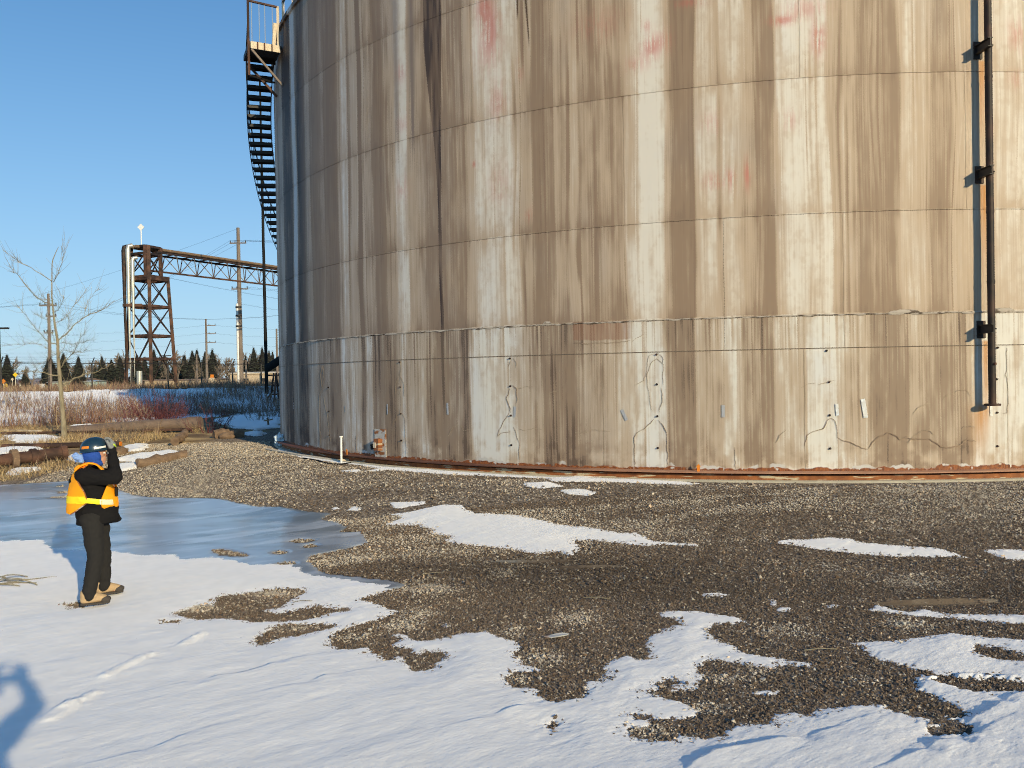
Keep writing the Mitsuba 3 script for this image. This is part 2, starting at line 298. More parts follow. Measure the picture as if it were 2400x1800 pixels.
def snow_bump(p, n, uv):
    u, v = p.x * .80 + p.y * .60, -p.x * .60 + p.y * .80
    return .55 * fbm(u * 5, v * 19, 0., 3) + .30 * noise(u * 26, v * 70) + .16 * noise(p.x * 160, p.y * 160)
def snow_col(p, n, uv):
    return mix((.78, .77, .75), (.86, .85, .83), fbm(p.x * 9, p.y * 9, 0., 3))
scene['m_snow'] = {'type': 'twosided', 'nested': {'type': 'bumpmap', 'arbitrary': proc(snow_bump, 3e-3), 'scale': .0055,
                   'bsdf': {'type': 'principled', 'base_color': proc(snow_col), 'roughness': .75, 'specular': .25}}}
def ice_col(p, n, uv):
    t = fbm(p.x * .55, p.y * 1.6, 3., 4)
    c = mix((.16, .19, .22), (.31, .36, .42), smoothstep(.35, .65, t))
    u, v = p.x * .8 + p.y * .6, -p.x * .6 + p.y * .8
    return mix(c, mi.Color3f(.56, .60, .66), smoothstep(.52, .76, fbm(u * 1.1, v * 3.5, 1., 4)) * .55)
def ice_bump(p, n, uv):
    u, v = p.x * .8 + p.y * .6, -p.x * .6 + p.y * .8
    return fbm(u * 2.2, v * 7, 0., 4)
scene['m_ice'] = {'type': 'twosided', 'nested': {'type': 'bumpmap', 'arbitrary': proc(ice_bump, 5e-3), 'scale': .012,
                  'bsdf': {'type': 'principled', 'base_color': proc(ice_col), 'roughness': .16, 'specular': .5}}}
# clothes
scene['m_jacket'] = rough((.011, .0105, .011), .9, specular=.15)
scene['m_trousers'] = rough((.026, .025, .024), .95, specular=.1)
scene['m_skin'] = rough((.50, .27, .18), .55)
scene['m_vest'] = rough((1., .39, .006), .75)
scene['m_strap'] = rough((.92, .72, .02), .5)
scene['m_strap_silver'] = rough((.85, .80, .50), .35)
scene['m_hat'] = {'type': 'twosided', 'nested': {'type': 'principled', 'base_color': {'type': 'rgb', 'value': [.012, .035, .06]}, 'roughness': .22, 'specular': .5, 'clearcoat': .6, 'clearcoat_gloss': .9}}
scene['m_hood'] = rough((.015, .07, .36), .8)
scene['m_hood_pale'] = rough((.22, .36, .70), .8)
scene['m_boot'] = rough(proc(lambda p, n, uv: mix((.40, .27, .14), (.52, .37, .21), fbm(p.x * 40, p.y * 40, p.z * 40))), .8)
scene['m_sole'] = rough((.06, .05, .042), .8)
scene['m_glove'] = rough((.22, .23, .23), .85)
scene['m_glove_lime'] = rough((.50, .68, .05), .7)
scene['m_brownpipe'] = rough(proc(lambda p, n, uv: mix((.13, .088, .062), (.235, .17, .125), fbm(p.x * 3, p.y * 3, p.z * 5, 3))), .6)
scene['m_webs'] = rough((.16, .14, .13), .6)
scene['m_plate'] = rough(proc(lambda p, n, uv: mix((.46, .45, .42), (.26, .10, .035), smoothstep(.52, .66, fbm(p.x * 9, p.y * 9, p.z * 11, 3)))), .7)

# ---------------------------------------------------------------- ground, ice, snow, gravel
POLY = {"snow_main":[-14.48,13.18,-10.79,12.13,-9.81,12.91,-7.83,12.44,-7.09,12.51,-6.546,11.723,-5.658,11.594,-5.023,11.238,-4.603,11.259,-4.398,10.978,-4.0,11.052,-3.349,10.574,-2.815,10.471,-2.644,10.379,-2.536,10.075,-2.346,9.867,-2.031,9.761,-1.673,9.513,-1.271,9.331,-1.388,9.133,-1.643,8.764,-1.489,8.597,-1.204,8.291,-1.327,8.035,-1.533,7.858,-1.687,7.638,-1.684,7.383,-1.58,7.142,-1.41,7.149,-1.316,7.191,-1.239,7.048,-1.155,6.957,-1.082,6.859,-1.053,6.931,-0.973,6.927,-0.9,6.722,-0.831,6.559,-0.722,6.569,-0.68,6.737,-0.598,6.902,-0.651,7.05,-0.799,7.025,-0.874,7.007,-0.929,7.125,-1.116,7.232,-1.065,7.382,-1.151,7.521,-1.069,7.554,-0.883,7.341,-0.759,7.334,-0.53,7.524,-0.374,7.546,-0.278,7.612,-0.23,7.471,-0.039,7.327,0.05,7.126,-0.021,6.954,0.074,6.701,0.202,6.558,0.07,6.517,-0.039,6.522,-0.089,6.35,-0.039,6.225,0.134,6.149,0.277,5.878,0.468,5.955,0.541,6.04,0.537,6.268,0.695,6.332,0.688,6.564,0.786,6.777,0.931,6.853,1.034,6.76,1.114,6.781,1.12,7.048,1.212,7.356,1.454,7.645,1.571,7.691,1.504,7.899,1.401,7.947,1.458,8.123,1.8,8.117,2.112,7.906,2.211,7.708,1.871,7.661,1.763,7.487,1.77,7.254,1.892,7.03,1.914,6.888,2.154,6.73,2.408,6.587,2.341,6.508,2.167,6.599,2.042,6.499,1.909,6.611,1.768,6.638,1.62,6.731,1.524,6.65,1.435,6.576,1.454,6.35,1.437,6.279,1.327,6.096,1.199,6.06,1.086,6.098,0.927,6.08,1.134,5.911,1.219,5.762,1.207,5.639,1.129,5.567,0.992,5.591,0.903,5.637,0.735,5.701,0.9,5.519,0.861,5.467,0.696,5.456,0.775,5.314,0.941,5.239,1.051,5.335,1.166,5.314,1.328,5.293,1.419,5.411,1.531,5.48,1.669,5.474,1.76,5.616,1.884,5.654,2.021,5.591,2.08,5.704,2.318,5.73,2.551,5.743,2.577,5.625,2.711,5.542,2.8,5.409,2.698,5.36,2.702,5.254,2.846,5.215,2.951,5.195,3.018,5.296,2.993,5.401,2.945,5.511,3.083,5.561,3.071,5.684,3.075,5.842,2.982,6.022,3.048,6.205,3.177,6.13,3.27,5.984,3.478,5.935,3.684,5.937,3.954,5.97,4.487,5.773,5.947,6.029,2.387,2.432,-2.826,2.526],"hole1":[-3.467,8.365,-3.366,8.624,-3.203,8.646,-3.246,8.968,-2.902,9.141,-2.679,9.264,-2.507,9.262,-2.339,9.122,-2.399,8.811,-2.436,8.504,-2.619,8.39,-2.443,8.236,-2.266,8.354,-2.077,8.504,-1.835,8.389,-1.755,8.462,-1.706,8.336,-1.879,8.263,-1.984,8.116,-2.121,8.024,-2.548,8.006,-2.838,8.122,-3.223,8.13,-3.436,8.288],"hole2":[-2.386,7.488,-2.325,7.83,-2.153,7.929,-1.757,7.871,-1.733,7.797,-1.86,7.68,-2.114,7.504,-2.191,7.478,-2.247,7.314,-2.329,7.306],"hole3":[0.181,5.541,0.251,5.559,0.285,5.49,0.216,5.439,0.184,5.474],"hole4":[3.911,6.97,4.045,6.919,4.174,6.721,4.137,6.552,3.911,6.632,3.828,6.791],"hole5":[1.071,6.252,1.221,6.263,1.102,6.064,1.035,6.084],"hole6":[-4.833,8.746,-4.669,8.869,-4.522,8.63,-4.658,8.591],"hole7":[-3.499,8.061,-3.33,8.079,-3.309,8.008,-3.457,8.003],"snow_strip":[-2.07,13.04,-1.83,13.3,-2.04,13.59,-1.7,13.64,-1.2,13.86,-0.87,13.72,-0.82,13.5,-0.62,13.22,-0.04,13.0,0.29,12.74,0.66,12.35,1.19,12.05,1.512,11.781,1.757,11.735,1.853,11.434,2.108,11.239,2.477,11.108,2.462,11.041,2.013,11.147,1.799,11.108,1.555,11.266,1.1,11.483,0.83,11.558,0.892,11.077,0.732,10.708,0.579,10.955,0.267,10.848,-0.039,11.168,-0.382,11.335,-0.847,11.605,-1.035,11.863,-0.91,12.05,-1.17,12.24,-1.3,12.34,-1.22,12.44,-1.51,12.84,-1.89,12.94],"snow_c":[3.535,11.016,3.645,11.114,4.205,11.139,4.533,11.088,4.637,10.899,5.07,10.733,5.488,10.58,5.68,10.119,5.472,10.213,5.222,10.234,4.705,10.306,4.305,10.471,3.946,10.695,3.748,10.863],"snow_d":[5.991,10.46,6.206,10.496,7.248,10.267,6.858,10.012,6.058,10.011,6.011,10.244],"snow_e":[3.465,8.027,3.64,8.242,3.7,8.091,3.775,8.008,3.857,7.946,3.983,8.04,4.119,7.908,4.411,7.833,4.853,7.807,5.447,7.725,5.223,7.408,4.666,7.509,4.466,7.554,4.31,7.655,4.044,7.766,3.846,7.81,3.681,7.934],"snow_f":[2.921,7.078,3.202,7.125,3.515,7.185,3.869,7.314,4.105,7.2,4.405,7.091,4.963,6.839,4.299,6.105,3.803,6.127,3.662,6.274,3.418,6.236,3.24,6.321,3.137,6.475,2.977,6.628,2.896,6.77,2.946,6.835],"dab0":[2.255,8.702,2.209,8.656,2.118,8.636,2.024,8.651,1.971,8.695,1.984,8.747,2.058,8.782,2.157,8.785,2.236,8.752],"dab1":[2.673,8.364,2.635,8.276,2.598,8.231,2.577,8.249,2.583,8.322,2.614,8.418,2.654,8.491,2.686,8.505,2.693,8.454],"dab2":[2.749,8.114,2.713,8.069,2.656,8.047,2.603,8.059,2.579,8.099,2.596,8.149,2.646,8.186,2.705,8.191,2.746,8.162],"dab3":[3.238,8.205,3.213,8.172,3.176,8.156,3.145,8.165,3.134,8.194,3.148,8.229,3.181,8.255,3.218,8.259,3.24,8.239],"dab4":[-0.636,7.775,-0.641,7.742,-0.659,7.725,-0.681,7.732,-0.698,7.761,-0.701,7.798,-0.689,7.825,-0.667,7.83,-0.646,7.81],"dab5":[1.893,6.013,1.863,5.988,1.804,5.977,1.743,5.985,1.709,6.007,1.717,6.035,1.765,6.054,1.83,6.056,1.88,6.039],"dab6":[1.504,5.918,1.493,5.901,1.474,5.892,1.457,5.896,1.448,5.911,1.453,5.93,1.469,5.944,1.488,5.946,1.502,5.936],"dab7":[3.181,6.243,3.144,6.205,3.093,6.187,3.049,6.196,3.034,6.229,3.055,6.271,3.103,6.301,3.154,6.306,3.185,6.282],"dab8":[-2.18,14.31,-1.58,14.16,-1.5,14.02,-1.92,13.88,-2.04,13.96],"dab9":[-2.87,14.11,-2.8,14.31,-2.64,14.13,-2.67,14.01],"dab10":[-3.21,14.33,-3.12,14.4,-3.04,14.27,-3.11,14.22],"dab11":[-3.68,17.46,-3.33,17.63,-3.22,17.38,-3.29,17.15],"dab12":[-3.18,17.24,-2.8,17.79,-2.71,17.45,-2.79,17.23],"dab13":[0.8,14.15,1.15,14.2,1.39,13.88,1.25,13.66,0.91,13.86],"dab14":[0.18,14.94,0.64,15.02,0.87,14.45,0.49,14.36,0.2,14.61],"snow_base":[-6.68,23.27,-5.48,21.16,-4.09,19.54,-3.62,19.17,-2.87,18.06,-1.53,17.36,-0.03,16.82,1.07,16.29,2.15,15.45,3.33,14.4,3.0,14.3,2.43,14.49,1.85,14.8,0.75,15.01,0.62,15.53,-0.03,15.79,-1.46,16.51,-2.78,17.46,-3.49,18.5,-4.03,18.95,-5.33,20.58,-6.26,22.14],"ice":[-16.72,18.83,-14.67,19.35,-11.97,19.07,-11.24,19.21,-10.54,19.43,-8.87,18.25,-8.04,17.27,-7.49,16.86,-6.06,16.23,-5.45,15.77,-4.73,15.01,-4.18,14.78,-3.66,14.3,-3.15,13.99,-3.22,13.63,-2.9,13.36,-2.63,12.95,-2.7,12.6,-2.36,12.6,-2.114,11.802,-2.29,11.418,-2.75,10.939,-2.682,10.596,-2.511,10.299,-2.329,9.973,-2.013,9.823,-1.648,9.632,-1.264,9.388,-1.237,9.253,-1.467,9.12,-2.506,9.452,-4.298,10.202,-7.006,11.127,-9.638,10.822],"isle0":[-4.246,11.424,-4.118,11.498,-3.612,11.1,-3.581,10.915,-4.008,11.105],"isle1":[-3.29,11.963,-3.21,12.14,-2.92,12.06,-2.933,11.932,-3.123,11.826],"isle2":[-3.0,11.608,-2.919,11.749,-2.791,11.62,-2.805,11.477,-2.947,11.517],"isle3":[-3.354,11.187,-3.256,11.316,-3.107,11.222,-3.097,11.06,-3.253,11.099],"isle4":[-3.09,10.459,-3.004,10.621,-2.799,10.581,-2.81,10.414,-2.991,10.381],"isle5":[-10.57,18.79,-10.4,18.93,-10.23,18.65,-10.42,18.61],"isle6":[-10.06,17.96,-9.81,18.13,-9.57,17.71,-9.8,17.67],"isle7":[-9.71,17.1,-9.35,17.3,-9.14,16.91,-9.47,16.84],"l0":[-19.77,31.57,-18.47,31.04,-16.7,30.19,-15.32,27.9,-15.82,26.94,-16.8,28.04,-18.37,29.34],"l1":[-15.4,24.38,-15.34,25.24,-15.44,26.36,-13.93,24.24,-13.83,23.22,-14.24,23.11,-14.33,22.67],"l2":[-12.62,20.35,-12.72,20.85,-12.17,20.95,-12.22,20.56,-12.33,20.33],"l3":[-10.6,21.89,-10.23,22.5,-9.6,22.98,-9.09,22.37,-9.43,21.99,-9.83,21.48],"l4":[-10.34,21.29,-9.71,21.17,-9.49,20.75,-9.94,20.52],"l5":[-12.28,22.6,-12.17,22.95,-11.27,21.89,-11.41,21.62,-11.9,21.94],"l6":[-11.81,24.85,-11.55,25.41,-10.82,24.36,-10.84,23.58],"l7":[-14.91,41.09,-15.83,47.39,-13.9,48.87,-9.54,33.5,-10.13,32.32,-11.76,34.1],"l8":[-9.92,29.89,-9.79,31.24,-8.79,29.61,-8.9,28.39]}
DRY = [[-2.56,10.49,0.44,0.2,0.7],[-1.95,10.79,0.4,0.19,0.5],[-1.07,9.2,0.29,0.17,0.8],[-0.96,9.25,0.39,0.5,0.3],[-1.1,7.79,0.18,0.17,0.8],[-0.96,8.17,0.17,0.18,0.7],[-1.52,7.47,0.16,0.1,0.7],[-0.12,9.84,0.15,0.22,0.7],[0.58,7.94,0.21,0.26,0.7],[0.21,6.82,0.16,0.17,0.8],[0.04,6.37,0.1,0.09,0.8],[-0.02,7.57,0.12,0.2,0.5],[0.85,5.41,0.13,0.1,1.0],[1.61,6.32,0.2,0.09,0.6],[1.93,6.49,0.13,0.1,0.5],[1.29,5.76,0.18,0.11,0.6],[2.42,7.46,0.23,0.19,0.6],[3.61,7.6,0.23,0.2,0.6],[4.46,9.08,0.37,0.34,0.5],[-2.69,9.05,0.29,0.17,0.7],[-3.37,8.5,0.27,0.14,0.8],[-2.06,7.75,0.25,0.07,0.6],[2.55,6.18,0.32,0.11,0.2],[0.57,5.79,0.06,0.08,0.2],[3.56,9.85,0.6,0.33,0.2],[-5.17,19.72,1.28,5.47,0.3],[-8.04,20.49,1.95,3.86,0.5]]
def poly_np(k): return np.array(POLY[k]).reshape(-1, 2)

def signed(keys, holes, x0, x1, y0, y1, cell):
    """Signed distance (m, positive inside) to the outlines on a plan grid, as a function of (x, y)."""
    xs, ys = np.arange(x0, x1, cell), np.arange(y0, y1, cell)
    X, Y = np.meshgrid(xs, ys)
    mask = np.zeros(X.shape, bool)
    for k in keys: mask |= shapely.contains_xy(shapely.Polygon(poly_np(k)).buffer(0), X, Y)
    for k in holes: mask &= ~shapely.contains_xy(shapely.Polygon(poly_np(k)).buffer(0), X, Y)
    sd = (ndimage.distance_transform_edt(mask) - ndimage.distance_transform_edt(~mask)) * cell
    return lambda x, y: ndimage.map_coordinates(sd, [(np.asarray(y) - y0) / cell, (np.asarray(x) - x0) / cell], order=1, mode='nearest')

SNOW_KEYS = [k for k in POLY if k.startswith(('snow', 'dab'))]
HOLES = [k for k in POLY if k.startswith('hole')]
ISLES = [k for k in POLY if k.startswith('isle')]
sd_snow0 = signed(SNOW_KEYS, HOLES, -12.5, 10.5, .8, 24.5, .022)
sd_ice0 = signed(['ice'], ISLES, -21.0, 1.0, 8.0, 22.5, .04)
def fb(x, y, s, o=4, seed=0): return meshkit.fbm(np.stack([x * s, y * s, 0 * x], -1), o, seed) - .5
def sd_snow(x, y):
    far = np.clip(y / 9, .6, 2.2)
    return sd_snow0(x, y) + (fb(x * .8 + y * .6, (y * .8 - x * .6) * 2.2, 3.2, 4, 1) * .10 + fb(x, y, 14, 3, 2) * .06 + fb(x * .8 + y * .6, (y * .8 - x * .6) * 2, 34, 2, 7) * .075) / np.sqrt(far) + .012
def sd_ice(x, y): return sd_ice0(x, y) + fb(x, y, 1.4, 4, 3) * .16 + fb(x, y, 9, 3, 4) * .05

gx = np.unique(np.concatenate([[-4000, -2200, -1200, -700, -400, -250, -160, -110, -85, -70], np.arange(-60, -14, .8), np.arange(-14, 11, .25), np.arange(11, 40, 1.5), [60, 100, 180, 320, 600, 1200, 2200, 4000]]))
gy = np.unique(np.concatenate([[-3000, -1200, -500, -200, -90, -40, -20, -12], np.arange(-8, 26, .25), np.arange(26, 80, .8), np.arange(80, 140, 4), [150, 180, 220, 280, 360, 480, 700, 1000, 1500, 2200, 3200, 4500]]))
GX, GY = np.meshgrid(gx, gy, indexing='ij')
struct('ground', P((np.stack([GX, GY, terrain(GX, GY)], -1).reshape(-1, 3), grid_faces(len(gx), len(gy))), 'm_ground', True), 'brown gravel yard running out to straw-coloured winter ground')

RIDGES = [([(-2.46, 6.35), (-2.33, 6.43), (-2.18, 6.49), (-2.05, 6.63), (-1.97, 6.79)], .022), ([(-1.6, 6.27), (-1.51, 6.39), (-1.39, 6.46)], .018), ([(-2.34, 5.14), (-2.24, 5.26), (-2.16, 5.42)], .014),
          ([(.95, 4.75), (1.06, 4.89), (1.2, 5.02), (1.34, 5.08), (1.49, 5.13), (1.66, 5.19), (1.84, 5.22)], .028), ([(2.5, 5.0), (2.58, 5.08), (2.8, 5.15)], .03), ([(2.95, 5.38), (3.02, 5.45), (3.29, 5.62), (3.4, 5.75)], .032),
          ([(3.1, 6.25), (3.5, 6.28), (3.9, 6.2)], .03), ([(-.2, 5.6), (-.05, 5.75), (.12, 5.85)], .015), ([(-3.8, 6.9), (-3.4, 7.0), (-2.9, 6.8)], .010)]
PRINTS = [((-3.27, 6.47), (-3.12, 6.98), .045), ((-3.25, 5.66), (-3.22, 5.86), .075), ((-3.24, 5.84), (-3.17, 6.12), .04), ((-2.95, 7.25), (-2.93, 7.38), .05), ((-2.92, 7.44), (-2.9, 7.56), .035)]
SS = np.array([.526, -.85])
def snow_top(x, y, sd):
    big = np.clip(sd / .5, 0, 1)
    th = np.where(sd > 0, .002 + .050 * (1 - np.exp(-np.maximum(sd, 0) / .42)), sd * .6)
    u, v = x * .8 + y * .6, -x * .6 + y * .8
    wind = meshkit.fbm(np.stack([u * .9, v * 2.6, 0 * x], -1), 4, 5) - .5
    grit = meshkit.noise(np.stack([x * 48, y * 48, 0 * x], -1), 15) - .5
    fine = meshkit.fbm(np.stack([u * 5, v * 14, 0 * x], -1), 3, 6) - .5
    th = th + np.where(sd > 0, (wind * .026 * big + fine * .007 + grit * .012 * np.exp(-np.maximum(sd, 0) / .12)) * np.clip(sd / .08, 0, 1), 0)
    for pts, A in RIDGES:
        p = np.array(pts); best = np.full(x.shape, 9.); side = np.zeros(x.shape)
        for q0, q1 in zip(p[:-1], p[1:]):
            d = q1 - q0; t = np.clip(((x - q0[0]) * d[0] + (y - q0[1]) * d[1]) / (d @ d), 0, 1)
            ex, ey = x - q0[0] - t * d[0], y - q0[1] - t * d[1]
            dd = np.hypot(ex, ey); w = dd < best
            end = np.minimum(np.hypot(x - p[0][0], y - p[0][1]), np.hypot(x - p[-1][0], y - p[-1][1]))
            best = np.where(w, dd, best); side = np.where(w, ex * SS[0] + ey * SS[1], side)
        th = th + A * np.exp(-best / .30) * ss(-.012, .012, side) * np.clip(end / .12, .0, 1)
    for a, b, w in PRINTS:
        a, b = np.array(a), np.array(b); d = b - a
        t = np.clip(((x - a[0]) * d[0] + (y - a[1]) * d[1]) / (d @ d), 0, 1)
        dd = np.hypot(x - a[0] - t * d[0], y - a[1] - t * d[1])
        th = th + .016 * ss(w * 1.2, w * .7, dd) + .004 * ss(w * 2.2, w * 1.2, dd) * ss(.2, .6, meshkit.noise(np.stack([x * 60, y * 60, 0 * x], -1)))
    return th

def sheet_of(sdf, top, bands, keep=-.03):
    ms = []
    for x0, x1, y0, y1, c in bands:
        xs, ys = np.arange(x0, x1 + c * .5, c), y0 if y1 is None else np.arange(y0, y1 + c * .5, c)
        X, Y = np.meshgrid(xs, ys, indexing='ij')
        sd = sdf(X, Y)
        Z = terrain(X, Y) + top(X, Y, sd)
        f = grid_faces(len(xs), len(ys))
        f = f[(sd.ravel()[f] > keep).any(1)]
        used, inv = np.unique(f, return_inverse=True)
        ms.append((np.stack([X, Y, Z], -1).reshape(-1, 3)[used], inv.reshape(-1, 3)))
    return cat(ms)
SNOW_Y = np.cumsum(np.concatenate([[1.0], np.interp(np.linspace(0, 1, 900), [0, .12, .36, .66, 1], [.05, .017, .018, .026, .055])])); SNOW_Y = SNOW_Y[SNOW_Y < 24]
struct('snow', P(sheet_of(sd_snow, snow_top, [(-12, 10, SNOW_Y, None, .024)]), 'm_snow', True), 'thin wind-blown snow lying over the gravel in the foreground')

struct('ice', P(sheet_of(sd_ice, lambda x, y, sd: np.where(sd > 0, .014, sd * .5), [(-19, -.8, 9.0, 21.5, .06)], -.04), 'm_ice', True), 'blue-grey frozen puddle behind the person')

# far snow patches among the grass at the left, and the snow on the bank
sd_left = signed([k for k in POLY if k.startswith('l')], [], -21, -7.5, 19.5, 50, .06)
def sdl(x, y): return sd_left(x, y) + fb(x, y, .9, 4, 8) * .7 + fb(x, y, 4, 3, 9) * .25
struct('snow_patches', P(sheet_of(sdl, lambda x, y, sd: np.where(sd > 0, .05 + .05 * np.clip(sd / .4, 0, 1) + fb(x, y, 2.5, 3, 3) * .05, sd * .5), [(-20.5, -8, 20, 49, .10)], -.1), 'm_snow', True), 'snow patches between dry grass left of the tank')
def e_of(x, y): return (x + 24.7) * .853 - (y - 58.9) * .522
def sd_bank(x, y):
    e = e_of(x, y)
    return np.minimum(e - 1.6, 12.8 - e) * .35 + fb(x, y, .45, 4, 11) * 2.6 + fb(x, y, 2.4, 3, 12) * 1.0 - .05
struct('snow_bank', P(sheet_of(sd_bank, lambda x, y, sd: np.where(sd > 0, .04 + .10 * np.clip(sd / .6, 0, 1) + fb(x, y, 1.7, 4, 13) * .14, sd * .3), [(-42, -3, 26, 78, .25)], -.2), 'm_snow', True), 'patchy snow on the grassy bank below the fence')

PUDDLES = ((.25, 10.42, .62, .13, 'left of the three thin brown puddles'), (.85, 10.08, .50, .11, 'middle of the three thin brown puddles'), (4.25, 8.28, .75, .15, 'right of the three thin brown puddles'))
# gravel: every stone a small faceted pebble
SHAPES_ = {6: (np.array([[1, 0, 0], [-1, 0, 0], [0, 1, 0], [0, -1, 0], [0, 0, 1], [0, 0, -1]], float), np.array([[0, 2, 4], [2, 1, 4], [1, 3, 4], [3, 0, 4], [2, 0, 5], [1, 2, 5], [3, 1, 5], [0, 3, 5]])),
           5: (np.array([[1, 0, 0], [-.5, .87, 0], [-.5, -.87, 0], [0, 0, 1], [0, 0, -1]], float), np.array([[0, 1, 3], [1, 2, 3], [2, 0, 3], [1, 0, 4], [2, 1, 4], [0, 2, 4]])),
           4: (np.array([[1, 1, 1], [1, -1, -1], [-1, 1, -1], [-1, -1, 1]], float) * .62, np.array([[0, 1, 2], [0, 3, 1], [0, 2, 3], [1, 3, 2]]))}
def gravel_stones(n, y0, y1, size, seed, xl, nv=6):
    r = np.random.default_rng(seed)
    y = np.sqrt(r.uniform(y0 ** 2, y1 ** 2, n)); x = r.uniform(-1, 1, n) * (.72 * y + .9)
    ok = (x > xl) & (sd_snow(x, y) < r.uniform(-.01, .17, n)) & (sd_ice0(x, y) < .02) & (np.hypot(x - TC[0], y - TC[1]) > TR + .32)
    x, y = x[ok], y[ok]
    ok = np.ones(len(x), bool)
    for cx, cy, rx, ry, _ in PUDDLES: ok &= (((x - cx) / rx) ** 2 + ((y - cy) / ry) ** 2 > .75) | (r.uniform(0, 1, len(x)) < .15)
    x, y = x[ok], y[ok]
    n = len(x)
    s = size * np.exp(r.normal(0, .34, n))
    dirs, f0 = SHAPES_[nv]
    v = dirs[None] * r.uniform(.65, 1.25, (n, nv, 1)) + r.normal(0, .16, (n, nv, 3))
    q = r.normal(size=(n, 4)); q /= np.linalg.norm(q, axis=1, keepdims=True)
    w, a, b, c = q.T
    R = np.stack([1 - 2 * (b * b + c * c), 2 * (a * b - c * w), 2 * (a * c + b * w), 2 * (a * b + c * w), 1 - 2 * (a * a + c * c), 2 * (b * c - a * w), 2 * (a * c - b * w), 2 * (b * c + a * w), 1 - 2 * (a * a + b * b)], -1).reshape(n, 3, 3)
    v = np.einsum('nij,nkj->nki', R, v * np.array([1., .8, .62])) * (s / 2)[:, None, None]
    v[..., 2] *= .85
    v += np.stack([x, y, terrain(x, y) + s * r.uniform(.02, .34, n)], -1)[:, None]
    f = (f0[None] + np.arange(n)[:, None, None] * nv).reshape(-1, 3)
    dry = .09 + .62 * ss(9.8, 13.5, y + 3 * fb(x, y * 2.2, .5, 3, 21)) * ss(.12, .72, .5 + fb(x * .6, y * 2.4, .9, 4, 22) * 1.7) + .75 * ss(-5.5, -8.5, x + fb(x, y, .6, 3, 24) * 2) * ss(13, 15, y)
    for cx, cy, rx, ry, st in DRY: dry = dry + st * np.exp(-((x - cx) / rx) ** 2 - ((y - cy) / ry) ** 2) * (.55 + 1.3 * (.5 + fb(x, y, 5, 3, 23)))
    is_dry = r.uniform(0, 1, n) < np.clip(dry, .03, .95)
    base = np.where(is_dry[:, None], np.array([.58, .51, .41]) * r.uniform(.6, 1.15, (n, 1)), np.array([.158, .120, .088]) * r.uniform(.6, 1.4, (n, 1)))
    tint = r.uniform(0, 1, (n, 1))
    base = base * np.where(tint < .12, [1.10, .95, .82], np.where(tint > .85, [.92, .98, 1.06], [1, 1, 1]))
    wet = np.exp(-((x - .2) / 2.2) ** 2 - ((y - 10.0) / .8) ** 2) * .5 + np.exp(-((x - 1.6) / 1.6) ** 2 - ((y - 8.9) / .5) ** 2) * .3 + np.exp(-((x - 5.2) / 1.5) ** 2 - ((y - 8.6) / .5) ** 2) * .35
    base = base * (1 - wet[:, None])
    return v.reshape(-1, 3), f, np.repeat(base, nv, 0)
g1 = gravel_stones(330000, 3.6, 9.2, .0185, 31, -6, 5)
g2_ = gravel_stones(215000, 9.2, 13.5, .0245, 32, -8, 5)
g3_ = gravel_stones(190000, 13.5, 26.0, .031, 33, -11.5, 4)
gv, gf = cat([g1[:2], g2_[:2], g3_[:2]])
k = part(None, 'gravel', P((gv, gf), 'm_vc', False, color=np.vstack([g1[2], g2_[2], g3_[2]])), 'loose brown and cream gravel bare between the snow patches', 'stuff')
labels[k]['category'] = 'gravel'
print('gravel tris', len(gf))
scene['m_puddle'] = rough((.075, .058, .042), .06, specular=.6)
for i, (x, y, rx, ry, lb) in enumerate(PUDDLES):
    t, q = np.meshgrid(np.linspace(0, 2 * np.pi, 49), np.linspace(0, 1, 6), indexing='ij')
    w = 1 + .7 * (meshkit.fbm(np.stack([np.cos(t) * 1.7 + i * 5, np.sin(t) * 1.7, 0 * t], -1), 4, 17) - .5)
    X, Y = x + rx * q * w * np.cos(t), y + ry * q * w * np.sin(t)
    struct('puddle' if i == 0 else f'puddle_{i:03d}', P((np.stack([X, Y, terrain(X, Y) + .0085 - .012 * (q > .99)], -1).reshape(-1, 3), grid_faces(49, 6)), 'm_puddle', True), lb)

# ---------------------------------------------------------------- the storage tank
tank = thing('storage_tank', 'huge round steel storage tank with streaked, rust-stained pale paint', 'storage tank')
def tp(a, z, r=TR):
    a, z, r = np.broadcast_arrays(np.asarray(a, float), np.asarray(z, float), np.asarray(r, float))
    return np.stack([TC[0] + r * np.sin(a), TC[1] - r * np.cos(a), z], -1)

def shell_plate(a0, a1, z0, z1, seed, da=.02, deep=.03):
    na, nz = max(3, int((a1 - a0) / da) + 1), 9
    A, Z = np.meshgrid(np.linspace(a0, a1, na), np.linspace(z0, z1, nz), indexing='ij')
    dent = (meshkit.fbm(np.stack([A * 9, Z * .9, 0 * A + seed * .0], -1), 3, 3) - .5) * .020
    edge = np.minimum(np.minimum(A - a0, a1 - A) * TR, np.minimum(Z - z0, z1 - Z))
    r = TR + dent * np.clip(edge / .25, 0, 1)
    out = tp(A, Z, r)
    rim = np.concatenate([out[:, 0], out[-1, 1:], out[-2::-1, -1], out[0, -2:0:-1]])
    c = np.array([TC[0], TC[1], 0]); inw = rim - (rim - c) * [1, 1, 0] * (deep / TR)
    n = len(rim); j = np.arange(n); j2 = (j + 1) % n
    side = (np.vstack([rim, inw]), np.vstack([np.stack([j, j + n, j2], 1), np.stack([j2, j + n, j2 + n], 1)]))
    return cat([(out.reshape(-1, 3), grid_faces(na, nz)), side])

